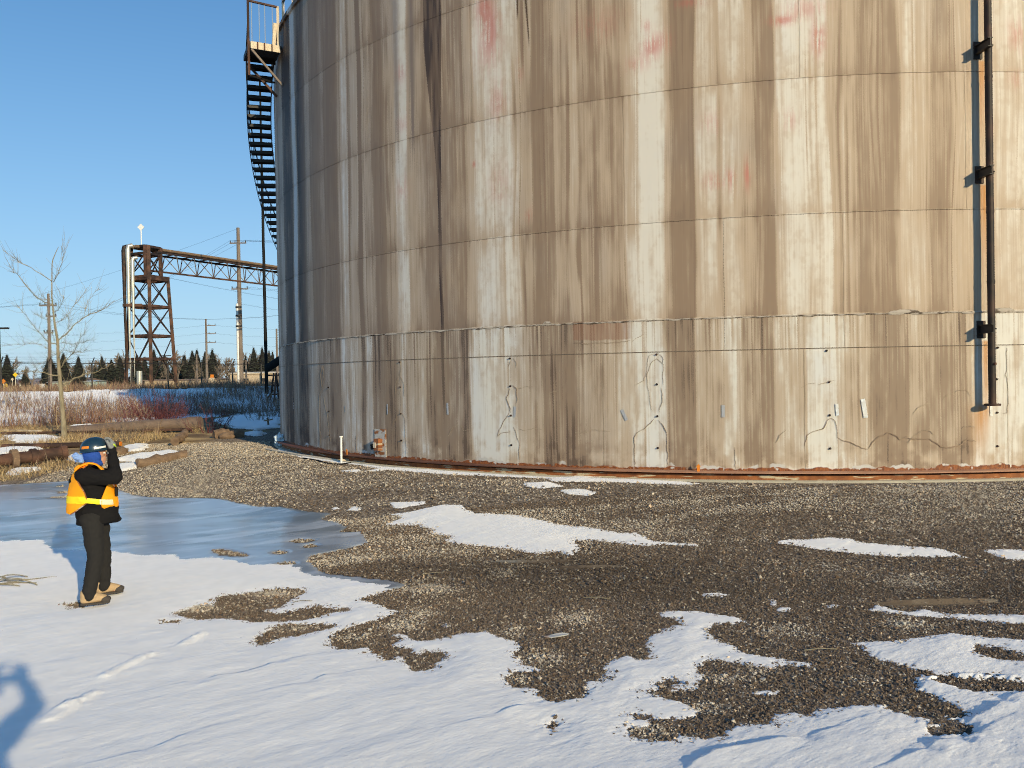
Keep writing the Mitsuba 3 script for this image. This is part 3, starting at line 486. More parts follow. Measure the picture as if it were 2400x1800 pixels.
SEAMS = [[-1.42, -1.075, -.773, -.389, -.154, .076, .46], [-1.40, -1.054, -.705, -.242, -.109, .28], [-1.45, -1.10, -.713, -.358, .03, .42], [-1.30, -.772, -.568, -.154, .19, .55], [-1.36, -.98, -.617, -.241, .10, .48]]
LEVELS = [(0.0, 2.345), (2.345, 4.71), (4.71, 7.09), (7.09, 9.46), (9.46, TH)]
nseed = 0
for (z0, z1), s in zip(LEVELS, SEAMS):
    rest = np.linspace(s[-1], s[0] + 2 * np.pi, 12)
    edges = list(zip(s[:-1], s[1:], [.012] * 9)) + list(zip(rest[:-1], rest[1:], [.05] * 12))
    for a0, a1, da in edges:
        nseed += 1
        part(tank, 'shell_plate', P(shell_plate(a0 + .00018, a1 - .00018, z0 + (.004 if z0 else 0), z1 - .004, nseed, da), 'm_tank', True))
aa = np.linspace(-np.pi, np.pi, 241)
def ring(rz):                                   # a closed profile of (r, z) swept round the tank
    rz = np.array(rz, float); n = len(rz)
    V = np.stack([tp(aa, z, r) for r, z in rz], 1)
    V = V[:-1]; m = len(V)
    i, j = np.meshgrid(np.arange(m), np.arange(n), indexing='ij')
    q = np.stack([i * n + j, ((i + 1) % m) * n + j, ((i + 1) % m) * n + (j + 1) % n, i * n + (j + 1) % n], -1).reshape(-1, 4)
    return V.reshape(-1, 3), np.vstack([q[:, [0, 1, 2]], q[:, [0, 2, 3]]])
part(tank, 'inner_shell', P(ring([(TR - .028, 0), (TR - .028, TH - .02), (TR - .06, TH - .02), (TR - .06, 0)]), 'm_joint'))
roof = [tp(aa, TH - .015, TR - .01), tp(aa, TH + .9, TR * .45), tp(aa, TH + 1.25, .02)]
part(tank, 'roof', P((np.stack(roof, 1).reshape(-1, 3), grid_faces(len(aa), 3)), 'm_cream', 30))
part(tank, 'roof_curb', P(ring([(TR + .06, TH - .10), (TR + .06, TH + .01), (TR - .02, TH + .01), (TR - .02, TH - .10)]), 'm_tank', 30))
# foot: footing, chime and projecting bottom plate
part(tank, 'footing', P(ring([(TR + .22, -.12), (TR + .20, .035), (TR - .1, .035), (TR - .1, -.12)]), 'm_footing', 30))
part(tank, 'chime', P(ring([(TR + .06, .0), (TR + .06, .120), (TR - .1, .120), (TR - .1, .0)]), 'm_flange', 30))
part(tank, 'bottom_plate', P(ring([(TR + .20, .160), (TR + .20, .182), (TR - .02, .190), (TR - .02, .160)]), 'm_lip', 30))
# torn sealing strip
av = np.arange(-1.7, 1.0, .0011)
nz = lambda s, sd: meshkit.fbm(np.stack([av * s, 0 * av, 0 * av], -1), 3, sd)
def strip(lo, hi, ro, sd, cut):
    ztop = 2.938 + hi * (nz(70, sd) - .4) + .05 * ss(.74, .84, nz(26, sd + 1)); zbot = 2.922 - lo * ss(.3, .8, nz(110, sd + 2)); zbot = np.minimum(zbot, ztop - .012)
    keep = nz(35, sd + 3) > cut
    V = np.stack([tp(av, zbot, TR + ro + .014 * nz(160, sd + 4)), tp(av, (ztop + zbot) / 2, TR + ro + .006 + .012 * nz(120, sd + 5)), tp(av, ztop, TR + .003)], 1)
    f = grid_faces(len(av), 3)
    ok = keep[f // 3].all(1)
    return V.reshape(-1, 3), f[ok]
part(tank, 'sealing_strip', P(strip(.022, .016, .003, 41, .10), 'm_seal'), 'torn pale sealing strip round the shell')
part(tank, 'strip_backing', P(ring([(TR + .005, 2.914), (TR + .005, 2.932), (TR - .01, 2.932), (TR - .01, 2.914)]), 'm_joint'))
part(tank, 'weld_bead', P(ring([(TR + .010, 2.340), (TR + .013, 2.347), (TR + .010, 2.354), (TR - .02, 2.354), (TR - .02, 2.340)]), 'm_bead'))
# studs
def stud(a, z):
    c, n = tp(a, z), np.array([math.sin(a), -math.cos(a), 0])
    return cat([tube([c, c + n * .012], .021, 9), tube([c + n * .008, c + n * .04], .012, 7)])
for i in range(6):
    for z in (2.30, 1.753, 1.169, .585):
        if i == 3 or z < 2: part(tank, 'stud', P(stud(-.9015 + i * .1932 + (.0025 * (i == 4) - .0015 * (i == 5)), z), 'm_rust_dark'))
        elif i: part(tank, 'stud', P(stud(-.9015 + i * .1932, z), 'm_rust_dark'))
# raised dried watermarks
MARKS = [[3,[[-0.325,2.322],[-0.33,2.266],[-0.333,2.139],[-0.335,1.98],[-0.338,1.832],[-0.345,1.769],[-0.349,1.738]]],[3.5,[[-0.322,2.236],[-0.328,2.18],[-0.331,2.064],[-0.333,1.916],[-0.333,1.724],[-0.331,1.596],[-0.33,1.383],[-0.328,1.255]]],[4,[[-0.322,2.236],[-0.318,2.177],[-0.314,2.112],[-0.314,1.975],[-0.314,1.742]]],[3,[[-0.32,2.32],[-0.315,2.229],[-0.314,2.123]]],[5,[[-0.327,1.117],[-0.331,1.021],[-0.338,0.946],[-0.347,0.87],[-0.35,0.784],[-0.35,0.57],[-0.35,0.248]]],[5,[[-0.32,1.085],[-0.315,0.958],[-0.311,0.895],[-0.311,0.577],[-0.31,0.26]]],[4,[[-0.504,0.909],[-0.492,0.889],[-0.48,0.925],[-0.471,0.905]]],[4,[[-0.426,0.847],[-0.414,0.861],[-0.404,0.917],[-0.392,0.886],[-0.38,0.899]]],[4,[[-0.51,2.313],[-0.507,2.209],[-0.507,2.118]]],[6,[[-0.512,1.777],[-0.506,1.684],[-0.506,1.502],[-0.508,1.41]]],[4,[[-0.512,0.952],[-0.507,0.794],[-0.504,0.612],[-0.504,0.293]]],[4,[[-0.504,1.707],[-0.494,1.74],[-0.481,1.731]]],[3,[[-0.46,1.612],[-0.454,1.645],[-0.447,1.651]]],[5,[[-0.426,2.556],[-0.403,2.538],[-0.381,2.545],[-0.352,2.563]]],[3,[[-0.352,2.563],[-0.344,2.602],[-0.335,2.705]]],[3,[[-0.317,1.7],[-0.316,1.509],[-0.317,1.34],[-0.319,1.234]]],[4,[[-0.233,0.617],[-0.232,0.503],[-0.233,0.399],[-0.232,0.233]]],[5,[[-0.514,2.258],[-0.519,2.145]]],[6,[[-0.515,1.731],[-0.519,1.571],[-0.522,1.502],[-0.516,1.296],[-0.516,1.227]]],[5,[[-0.537,0.738],[-0.532,0.902],[-0.526,1.064],[-0.517,1.204]]],[5,[[-0.537,0.749],[-0.53,0.821],[-0.516,0.86]]],[3,[[-0.924,2.273],[-0.931,2.103],[-0.928,1.757],[-0.936,1.497],[-0.937,1.093],[-0.937,0.312]]],[3,[[-0.922,2.273],[-0.918,1.957],[-0.926,1.729]]],[3,[[-0.92,1.5],[-0.91,1.103],[-0.901,0.626],[-0.899,0.457]]],[4,[[-0.708,2.079],[-0.717,1.878],[-0.72,1.624]]],[4,[[-0.708,1.978],[-0.701,1.85],[-0.7,1.674],[-0.702,1.548]]],[3,[[-0.707,2.306],[-0.709,1.168]]],[3,[[-0.704,1.169],[-0.7,1.07],[-0.699,0.667],[-0.697,0.265]]],[5,[[-0.715,1.268],[-0.721,1.012],[-0.727,0.907]]],[4,[[-0.618,0.706],[-0.611,0.877],[-0.601,0.964],[-0.593,0.931],[-0.59,0.849],[-0.576,0.877]]],[6,[[-0.818,0.638],[-0.819,0.462],[-0.818,0.246]]],[6,[[-0.155,0.627],[-0.152,0.79],[-0.146,0.87],[-0.134,0.91],[-0.131,0.991],[-0.127,1.092],[-0.124,1.107],[-0.12,1.06],[-0.118,0.887],[-0.117,0.755],[-0.113,0.714],[-0.103,0.683],[-0.092,0.61],[-0.087,0.569],[-0.083,0.599]]],[9,[[-0.083,0.599],[-0.078,0.699],[-0.072,0.799],[-0.06,0.837],[-0.052,0.795],[-0.049,0.734],[-0.041,0.773]]],[4,[[-0.034,1.154],[-0.029,1.274],[-0.021,1.332],[-0.014,1.361]]],[4,[[0.0,1.407],[0.01,1.505],[0.019,1.563],[0.028,1.571],[0.032,1.459]]],[4,[[-0.04,0.651],[-0.032,0.811],[-0.022,0.889],[-0.015,0.867],[-0.011,0.786]]],[14,[[-0.041,0.742],[-0.028,0.73],[-0.015,0.737],[-0.004,0.603],[0.009,0.589],[0.018,0.617],[0.028,0.695],[0.037,0.672]]],[4,[[-0.157,1.667],[-0.149,1.726],[-0.143,1.745]]],[4,[[-0.139,1.724],[-0.13,1.728],[-0.12,1.764]]],[4,[[0.075,2.314],[0.075,2.153],[0.075,1.911],[0.073,1.831],[0.076,1.77],[0.076,1.346],[0.075,1.164],[0.069,1.156]]],[4,[[-0.187,0.669],[-0.183,0.812],[-0.175,0.914]]],[4,[[0.02,0.899],[0.024,0.938],[0.037,0.924]]]]
for w, pts in MARKS:
    p = np.array(pts); L = np.concatenate([[0], np.cumsum(np.hypot(np.diff(p[:, 0]) * TR, np.diff(p[:, 1])))])
    n = max(6, int(L[-1] / .02)); t = np.linspace(0, L[-1], n)
    a, z = np.interp(t, L, p[:, 0]), np.interp(t, L, p[:, 1])
    sd = int(abs(p[0, 0]) * 1e4)
    a = a + (meshkit.fbm(np.stack([t * 9, 0 * t, 0 * t], -1), 3, sd) - .5) * .05 / TR; z = z + (meshkit.fbm(np.stack([t * 9, 0 * t, 0 * t + 5], -1), 3, sd) - .5) * .05
    hw = min(w, 8) * .0010 * (.45 + 1.1 * meshkit.noise(np.stack([t * 6, 0 * t, 0 * t], -1), sd)) * np.clip(np.minimum(t, L[-1] - t) / .05, .15, 1)
    da, dz = np.gradient(a) * TR, np.gradient(z); q = np.hypot(da, dz) + 1e-9
    G = np.stack([tp(a - s * hw * dz / q / TR, z + s * hw * da / q, TR + .0105 + (.0015 if s == 0 else 0)) for s in (-1, 0, 1)], 1)
    part(tank, 'watermark', P(sheet(G, .003), 'm_mark' if w >= 5 else 'm_drip'))
# strips of duct tape
TAPE = [[-0.617,1.294,7,28,2],[-0.737,1.264,4,26,0],[-0.848,1.241,4,17,0],[-0.509,1.246,7,24,-5],[-0.362,1.192,8,25,25],[-0.245,1.257,8,25,0],[-0.118,1.265,7,24,4],[-0.088,1.282,10,38,8],[0.056,1.223,6,24,0],[-1.076,1.249,3,20,0]]
for i, (a, z, w, h, tilt) in enumerate(TAPE):
    s = .0087; nn = 8
    U, V = np.meshgrid(np.linspace(-.5, .5, 3) * max(w * .85, 4) * s, np.linspace(-.5, .5, nn) * h * s, indexing='ij')
    t = math.radians(tilt); r = np.random.default_rng(50 + i).normal(0, .004, U.shape)
    G = tp(a + (U * math.cos(t) - V * math.sin(t)) / TR, z + U * math.sin(t) + V * math.cos(t), TR + .013 + np.abs(r) * .6)
    part(tank, 'tape_strip', P(sheet(G, .0015), 'm_tape_bright' if i in (6, 7, 8) else 'm_tape'))
# grounding box on a bare plate, with its dark strap
n0 = lambda a: np.array([math.sin(a), -math.cos(a), 0]); t0 = lambda a: np.array([math.cos(a), math.sin(a), 0])
ab = -.755; Rb = np.stack([t0(ab), n0(ab), [0, 0, 1]], 1)
bp = part(tank, 'grounding_box', P(box(tp(ab, .47, TR + .075), (.16, .13, .26), Rb), 'm_flange'), 'small rusty box low on the shell')
part(bp, 'plate', P(box(tp(ab, .50, TR + .012), (.40, .018, .62), Rb), 'm_plate'))
part(bp, 'cover', P(box(tp(ab - .003, .46, TR + .147), (.085, .014, .12), Rb), 'm_cream'))
part(bp, 'strap', P(bar(tp(ab - .006, .44, TR + .07), tp(ab - .019, .40, TR + .06), .03, .12), 'm_black'))
for a, z in ((-.274, .235), (-.831, .235)):
    r = np.stack([t0(a), n0(a), [0, 0, 1]], 1)
    pl = shapely.Polygon([(-.05, -.12), (.05, -.12), (.05, .06), (.085, .06), (0, .17), (-.085, .06), (-.05, .06)])
    m = trimesh.creation.extrude_polygon(pl, .02); v = np.array(m.vertices)[:, [0, 2, 1]] * [1, -1, 1]
    part(tank, 'marker_flag', P(((v * .5) @ r.T + tp(a, z, TR + .15), np.array(m.faces)), 'm_orange'), 'small orange upright marker on the bottom ledge')
# riser pipe with brackets and foot flange
pa = .0570 - .59 * .20 / TR
rp = part(tank, 'riser_pipe', P(tube([tp(pa, 1.32, TR + .20), tp(pa, 6, TR + .20), tp(pa, 12.4, TR + .20)], .059, 20), 'm_rust_dark', 40), 'dark rusty vertical pipe held off the shell')
part(rp, 'end_flange', P(tube([tp(pa, 1.30, TR + .20), tp(pa, 1.335, TR + .20)], .130, 24), 'm_rust_dark', 40))
for z in (3.4, 4.6, 6.9):
    part(rp, 'pipe_collar', P(tube([tp(pa, z, TR + .20), tp(pa, z + .05, TR + .20)], .064, 20), 'm_rust_dark', 40))
part(rp, 'plug', P(tube([tp(pa, 2.02, TR + .25), tp(pa + .001, 2.02, TR + .29)], .022, 10), 'm_rust'))
for z in (7.45, 5.30, 2.62):
    b0, b1 = tp(pa - .0055, z, TR + .01), tp(pa - .0055, z, TR + .40)
    br = part(rp, 'bracket', P(cat([bar(b0, b1, .012, .15), bar(b0 + [0, 0, .07], b1 + [0, 0, .07], .08, .012), bar(b0 - [0, 0, .07], b1 - [0, 0, .07], .08, .012)]), 'm_dark_steel'))
    part(br, 'pad_plate', P(box(tp(pa - .004, z, TR + .012), (.15, .022, .30), np.stack([t0(pa), n0(pa), [0, 0, 1]], 1)), 'm_rust_dark'))
    part(br, 'clamp', P(tube([tp(pa + .0045 * math.sin(t), z, TR + .20 - .07 * math.cos(t)) for t in np.linspace(-2.6, 2.6, 14)], .011, 6), 'm_dark_steel'))
# spiral stairway on the far left side
PZ, AF, AB = 11.12, -1.108, -1.172
sw = part(tank, 'stairway', P(cat([tube([tp(AB - .0196 * k, PZ - .19 * k - .12, TR + .79) for k in np.arange(0, 33.5, .5)], .014, 6), tube([tp(AB - .0196 * k, PZ - .19 * k - .12, TR + .10) for k in np.arange(0, 33.5, .5)], .016, 6)]), 'm_dark_steel'), 'dark steel spiral stairway climbing the left side of the tank')
for k in range(1, 34):
    a = AB - .0196 * k; z = PZ - .19 * k
    r = np.stack([n0(a), t0(a), [0, 0, 1]], 1)
    part(sw, 'step', P(cat([box(tp(a, z + .05, TR + .44), (.70, .27, .015), r), box(tp(a + .0085, z + .002, TR + .44), (.70, .015, .08), r), box(tp(a - .0085, z + .002, TR + .44), (.70, .015, .08), r)]), 'm_dark_steel'))
    if k % 1 == 0: part(sw, 'baluster', P(tube([tp(a, z, TR + .77), tp(a, z + (1.02 if k % 4 == 0 else .34), TR + .77)], .012 if k % 4 == 0 else .008, 5), 'm_dark_steel'))
part(sw, 'handrail', P(tube([tp(AB - .0196 * k, PZ - .19 * k + 1.02, TR + .78) for k in np.arange(-.5, 33.5, .5)], .022, 6), 'm_dark_steel'))
pf = part(tank, 'platform', P(cat([sheet(np.stack([tp(np.linspace(AF, AB, 6), PZ, r_) for r_ in np.linspace(TR + .02, TR + .90, 4)], 1), .05), bar(tp(AB, PZ - .07, TR + .05), tp(AB, PZ - .07, TR + .9), .05, .14), bar(tp(AF, PZ - .08, TR + .90), tp(AB, PZ - .08, TR + .90), .05, .14)]), 'm_dark_steel'), 'landing at the head of the stairway')
part(pf, 'fascia', P(bar(tp(AF + .0016, PZ - .075, TR + .08), tp(AF + .0016, PZ - .075, TR + .86), .03, .19), 'm_cream'))
for r_ in (.30, .50, .68):
    part(pf, 'fascia_rib', P(bar(tp(AF + .003, PZ - .165, TR + r_), tp(AF + .003, PZ + .02, TR + r_), .03, .03), 'm_rust'))
part(pf, 'post', P(bar(tp(AF, PZ - .9, TR + .91), tp(AF, PZ + 1.12, TR + .91), .05), 'm_rust'))
part(pf, 'post', P(bar(tp(AF, PZ, TR + .12), tp(AF, PZ + 1.1, TR + .12), .06), 'm_cream'))
part(pf, 'post', P(bar(tp(AF, PZ - .02, TR + .25), tp(AF, PZ + .62, TR + .20), .09), 'm_cream'))
part(pf, 'rail', P(bar(tp(AF, PZ + 1.12, TR + .91), tp(AF, PZ + 1.08, TR + .12), .05), 'm_rust'))
for r_ in (.82, .62, .47, .27):
    part(pf, 'spindle', P(tube([tp(AF, PZ, TR + r_), tp(AF, PZ + 1.1, TR + r_)], .010, 5), 'm_galv'))
part(pf, 'brace', P(bar(tp(AF, PZ - .18, TR + .84), tp(AF, PZ - 1.05, TR + .03), .055), 'm_pole'))
part(pf, 'brace', P(bar(tp(AB, PZ - .20, TR + .84), tp(AB, PZ - 1.05, TR + .03), .06), 'm_rust'))
part(pf, 'brace', P(bar(tp(AF, PZ - .9, TR + .88), tp(AB - .02, PZ - .55, TR + .05), .04), 'm_dark_steel'))
# guard rail on the rim of the roof
rr = part(tank, 'roof_rail', P(cat([tube(tp(np.linspace(-1.12, -.2, 60), TH + h, TR - .05), .035, 6) for h in (1.15, .62)]), 'm_dark_steel'))
for a in np.arange(-1.115, -.2, .075):
    part(rr, 'post', P(bar(tp(a, TH - .1, TR - .05), tp(a, TH + 1.15, TR - .05), .06), 'm_cream'))

# ---------------------------------------------------------------- people
def ball(c, r, s=(1, 1, 1), n=18):
    return m3.Manifold.sphere(1.0, n).scale([r * s[0], r * s[1], r * s[2]]).translate([float(v) for v in c])
def bone(p, rp, q, rq, s=(1, 1, 1)):
    return m3.Manifold.batch_hull([ball(p, rp, s), ball(q, rq, s)])
def skin(parts, length=.02, smooth=10, wrinkle=0, seed=0, freq=9, cut=None):
    m = m3.Manifold.batch_boolean(parts, m3.OpType.Add)
    if cut is not None: m = m - cut
    m = m.refine_to_length(length).to_mesh()
    t = trimesh.Trimesh(m.vert_properties[:, :3], m.tri_verts, process=True)
    t.merge_vertices()
    if smooth: trimesh.smoothing.filter_taubin(t, iterations=smooth)
    v = np.array(t.vertices)
    if wrinkle:
        n = np.array(t.vertex_normals)
        q = v * np.array([freq, freq, freq * 1.7])
        w = meshkit.fbm(q, 3, seed) - .5
        w = w + .6 * (np.abs(meshkit.noise(q * .8 + 7, seed + 3) - .5) - .25)
        v = v + n * (w * wrinkle)[:, None]
    return v, np.array(t.faces)

def hand_bones(wrist, dirn, palm_n, side, curl=.5, r=.0088):
    """Palm, four fingers and thumb: dirn points along the hand, palm_n out of the palm, side = +1/-1 where the thumb leaves."""
    d = np.asarray(dirn, float); d /= np.linalg.norm(d)
    n = np.asarray(palm_n, float); n -= d * (n @ d); n /= np.linalg.norm(n)
    s = np.cross(d, n) * side
    w = np.asarray(wrist, float); out = []
    g_ = (r - .0088) * 1.6
    out.append(m3.Manifold.batch_hull([ball(w, .026 + g_), ball(w + d * .085 + s * .030, .016 + g_), ball(w + d * .088 - s * .030, .014 + g_), ball(w + d * .03 + s * .026, .02 + g_)]))
    for off, ln, k in ((.030, .078, .9), (.010, .088, 1.), (-.011, .082, 1.05), (-.031, .064, 1.15)):
        p = w + d * .085 + s * off; dd = d.copy(); rr = r
        for seg in (.45, .32, .23):
            c, sn = math.cos(curl * k), math.sin(curl * k)
            dd = dd * c + n * sn; dd /= np.linalg.norm(dd)
            n2 = p + dd * (ln + g_ * .6) * seg * 1.15
            out.append(bone(p, rr, n2, rr * .92)); p, rr = n2, rr * .92
            n = n - dd * (n @ dd); n /= np.linalg.norm(n)
        n = np.asarray(palm_n, float); n -= d * (n @ d); n /= np.linalg.norm(n)
    t0_ = w + d * .025 + s * .028; t1 = t0_ + d * .030 + s * .030 + n * .018; t2 = t1 + d * .028 + s * .006 + n * .016
    out += [bone(t0_, .016 + g_, t1, .011 + g_), bone(t1, .011 + g_, t2, .0095 + g_)]
    return out

def person(label, origin, face_dir, pose, full=True):
    q_ = 1. if full else 2.2
    who = thing('person', label, 'person')
    ex = np.array([face_dir[0], face_dir[1], 0.]); ex /= np.linalg.norm(ex)
    ey = np.array([-ex[1], ex[0], 0.]); M = np.stack([ex, ey, [0, 0, 1]])
    def put(vf): return vf[0] @ M + np.asarray(origin, float), vf[1]
    g = lambda k: np.array(pose[k], float)
    hd = g('head'); hx = np.array(pose.get('look', (1, 0, 0)), float)
    # body, one continuous skin surface
    bones = []
    for s in 'RL':
        bones += [bone(g('hip' + s), .085, g('kne' + s), .058), bone(g('kne' + s), .056, g('ank' + s), .042), bone(g('ank' + s), .042, g('ank' + s) + [.14, 0, -.045], .03),
                  bone(g('sho' + s), .060, g('elb' + s), .046), bone(g('elb' + s), .044, g('wri' + s), .030), bone(g('hip' + s), .10, g('pelvis'), .11)]
        bones += hand_bones(pose['wri' + s], pose['hd' + s], pose['hn' + s], pose['hs' + s], pose.get('curl', .5))
    bones += [bone(g('pelvis'), .13, g('chest'), .14), bone(g('chest'), .13, g('shoR'), .06), bone(g('chest'), .13, g('shoL'), .06), bone(g('neck'), .058, hd + [-.02, 0, -.06], .058), bone(g('chest'), .10, g('neck'), .06)]
    bones += [ball(hd + [0, 0, .01], .095, (1.02, .80, 1.12)), m3.Manifold.batch_hull([ball(hd + [.055, 0, -.055], .050, (1, .85, 1)), ball(hd + [.068, 0, -.093], .028)]), bone(hd + [.098, 0, .01], .010, hd + [.116, 0, -.028], .013),
              ball(hd + [.098, 0, -.062], .016, (.8, 1.5, .5)), ball(hd + [-.01, .078, -.01], .028, (.7, .35, 1.1)), ball(hd + [-.01, -.078, -.01], .028, (.7, .35, 1.1)), bone(hd + [.088, -.045, .032], .012, hd + [.088, .045, .032], .012)]
    body = put(skin(bones, .011 * q_, 6))
    part(who, 'body', P(body, 'm_skin', True), 'bare face and neck')
    for s in (-1, 1):
        part(who, 'eye', P(put(ball_mesh(hd + [.084, s * .032, .012], .013)), 'm_white', True))
    # jacket
    jb = []
    C, Pv = g('chest'), g('pelvis')
    belly = pose['belly']
    jb += [m3.Manifold.batch_hull([ball(C, .175, (1.0, 1.12, .9)), ball(belly, .205, (1.0, 1.02, .8)), ball(g('neck') + [-.01, 0, -.055], .085, (1, 1.3, .5))])]
    jb += [m3.Manifold.batch_hull([ball(belly, .205, (1., 1.0, .8)), ball(Pv + [.03, 0, -.075], .19, (.98, 1., .16)), ball(Pv + [.135, 0, -.06], .15, (1.0, 1.1, .22))])]
    for s in 'RL':
        jb += [bone(g('sho' + s), .094, g('elb' + s), .072), bone(g('elb' + s), .070, g('wri' + s), .047), bone(C, .13, g('sho' + s), .094)]
    jb += [m3.Manifold.batch_hull([ball(g('neck') + [0, 0, -.04], .078, (1, 1, .4)), ball(g('neck') + [0, 0, .0], .070, (1, 1, .4))])]
    part(who, 'jacket', P(put(skin(jb, .013 * q_, 6, .034, 2, 9)), 'm_jacket', True))
    # trousers
    tb = []
    for s in 'RL':
        h_, k_, a_ = g('hip' + s), g('kne' + s), g('ank' + s)
        tb += [bone(h_, .118, k_, .082), bone(k_, .083, a_ + [.0, 0, .06], .072), bone(a_ + [0, 0, .06], .074, a_ + [.0, 0, .015], .070), m3.Manifold.batch_hull([ball(h_, .118), ball(Pv, .15, (1., 1., .6))])]
    part(who, 'trousers', P(put(skin(tb, .013 * q_, 5, .026, 5, 8)), 'm_trousers', True))
    # boots
    for s in 'RL':
        a_ = g('ank' + s); d_ = np.array(pose['toe' + s], float); d_ /= np.linalg.norm(d_); sd_ = np.array([-d_[1], d_[0], 0])
        z0 = pose['ank' + s][2] - .085
        at = lambda f, l, h: np.array([a_[0] + d_[0] * f * .84 + sd_[0] * l, a_[1] + d_[1] * f * .84 + sd_[1] * l, z0 + h])
        up = [m3.Manifold.batch_hull([ball(at(-.03, 0, .135), .060, (1, .9, .6)), ball(at(-.045, 0, .055), .050, (1, .85, .8))]), m3.Manifold.batch_hull([ball(at(-.045, 0, .05), .048, (1, .85, .8)), ball(at(.02, 0, .09), .050, (1, .85, 1)), ball(at(.15, 0, .062), .046, (1.1, 1.0, .75))]), m3.Manifold.batch_hull([ball(at(.14, 0, .055), .045, (1, 1.02, .75)), ball(at(.19, .0, .048), .042, (1, 1.05, .75))])]
        bt = part(who, 'boot', P(put(skin(up, .012 * q_, 4)), 'm_boot', True))
        out = [m3.Manifold.batch_hull([ball(at(x, y, .014), .016, (1, 1, .8)) for x, y in ((-.085, .022), (-.085, -.022), (-.02, .038), (-.02, -.036), (.09, .045), (.09, -.040), (.16, .046), (.16, -.042), (.215, .018), (.215, -.018))])]
        part(bt, 'sole', P(put(skin(out, .02, 0)), 'm_sole', 40))
        cap = m3.Manifold.batch_hull([ball(at(.165, 0, .050), .051, (.9, 1.02, .72)), ball(at(.192, 0, .046), .046, (1, 1.05, .74)), ball(at(.17, 0, .025), .046, (1, 1, .5))])
        part(bt, 'toe_cap', P(put(skin([cap], .014, 2)), 'm_sole', True))
        for q in range(4):
            f = .045 + q * .022; h = .148 - q * .015
            part(bt, 'lace', P(put(tube([at(f, -.032, h - .018), at(f + .004, 0, h), at(f, .032, h - .018)], .0038, 5)), 'm_sole'))
    # gloves: each follows the hand
    for s in 'RL':
        gl = hand_bones(pose['wri' + s], pose['hd' + s], pose['hn' + s], pose['hs' + s], pose.get('curl', .5), .0128)
        gl.append(bone(g('wri' + s) - .03 * np.array(pose['hd' + s]), .040, g('wri' + s) + .02 * np.array(pose['hd' + s]), .037))
        G = part(who, 'glove', P(put(skin(gl, .008 * q_, 4)), 'm_glove', True))
        dd = np.array(pose['hd' + s], float); dd /= np.linalg.norm(dd)
        nn = -np.array(pose['hn' + s], float)
        for f, w in ((.012, .034), (.062, .040)):
            part(G, 'lime_patch', P(put(skin([m3.Manifold.batch_hull([ball(g('wri' + s) + dd * f + nn * .020 + np.cross(dd, nn) * u, .016, (.9, .9, .9)) for u in (-w * .7, w * .7)])], .012, 2)), 'm_glove_lime', True))
    # hard hat over a blue hood
    tilt = pose.get('tilt', 0)
    Rt = np.array([[math.cos(tilt), 0, math.sin(tilt)], [0, 1, 0], [-math.sin(tilt), 0, math.cos(tilt)]])
    hc = hd + [-.004, 0, .055]
    th_, ph_ = np.meshgrid(np.linspace(0, 1.62, 14), np.linspace(0, 2 * np.pi, 37), indexing='ij')
    def dome(th, ph, o=0.):
        rx, ry, rz = .140 + o, .112 + o, .122 + o
        ridge = 1 + .025 * np.exp(-(np.sin(ph) * np.sin(th) / .16) ** 2) * np.cos(th)
        return np.stack([rx * np.sin(th) * np.cos(ph), ry * np.sin(th) * np.sin(ph), rz * np.cos(th) * ridge], -1) @ Rt.T + hc
    hat = part(who, 'hard_hat', P(put(sheet(dome(th_, ph_), .005)), 'm_hat', 50), 'dark blue glossy hard hat')
    rr_, pp_ = np.meshgrid(np.linspace(0, 1, 4), np.linspace(0, 2 * np.pi, 37), indexing='ij')
    wide = .010 + .045 * np.clip(np.cos(pp_), 0, 1) ** 1.5
    brim = np.stack([(.140 + rr_ * wide) * np.cos(pp_), (.112 + rr_ * wide * .6) * np.sin(pp_), -.008 - .012 * rr_], -1) @ Rt.T + hc
    part(hat, 'brim', P(put(sheet(brim, .005)), 'm_hat', 50))
    if full:
        for (t0, t1, p0, p1, mat) in ((1.20, 1.42, -2.62, -1.95, 'm_orange'), (1.38, 1.53, -1.62, -.72, 'm_white')):
            A_, B_ = np.meshgrid(np.linspace(t0, t1, 4), np.linspace(p0, p1, 9), indexing='ij')
            part(hat, 'sticker', P(put(sheet(dome(A_, B_, .0045), .002)), mat))
        part(hat, 'suspension_knob', P(put(skin([ball(hd + [-.125, 0, -.035], .026, (.8, 1.6, .9))], .012, 0)), 'm_black', True))
    hood = [ball(hd + [-.022, 0, -.012], .106, (.98, .88, 1.05)), m3.Manifold.batch_hull([ball(hd + [-.01, 0, -.075], .082, (1., .92, .7)), ball(hd + [.028, 0, -.098], .055, (1, 1.15, .7))])]
    face_cut = m3.Manifold.batch_hull([ball(hd + [.12, 0, -.0], .10, (.95, .80, 1.2)), ball(hd + [.15, 0, -.09], .080, (1., .95, .9))])
    hm = part(who, 'hood', P(put(skin(hood, .012 * q_, 4, .010, 8, 14, cut=face_cut)), 'm_hood', True), 'blue hood under the hard hat')
    if full:
        lump = [ball(hd + np.array([-.150, -.01, -.030]), .048, (1, 1, .8)), ball(hd + np.array([-.185, -.02, -.012]), .036), ball(hd + np.array([-.130, -.03, -.062]), .03), ball(hd + np.array([-.170, .02, -.05]), .032)]
        part(hm, 'bunched_cloth', P(put(skin(lump, .010, 2, .022, 9, 26)), 'm_hood_pale', True))
    return who, put, M

def ball_mesh(c, r):
    s = trimesh.creation.icosphere(2, r); return np.array(s.vertices) + np.asarray(c), np.array(s.faces)
def torus_ring(c, rx, ry, r, n=40):
    t = np.linspace(0, 2 * np.pi, n + 1)
    return tube(np.stack([c[0] + rx * np.cos(t), c[1] + ry * np.sin(t), c[2] + 0 * t], -1), r, 7)

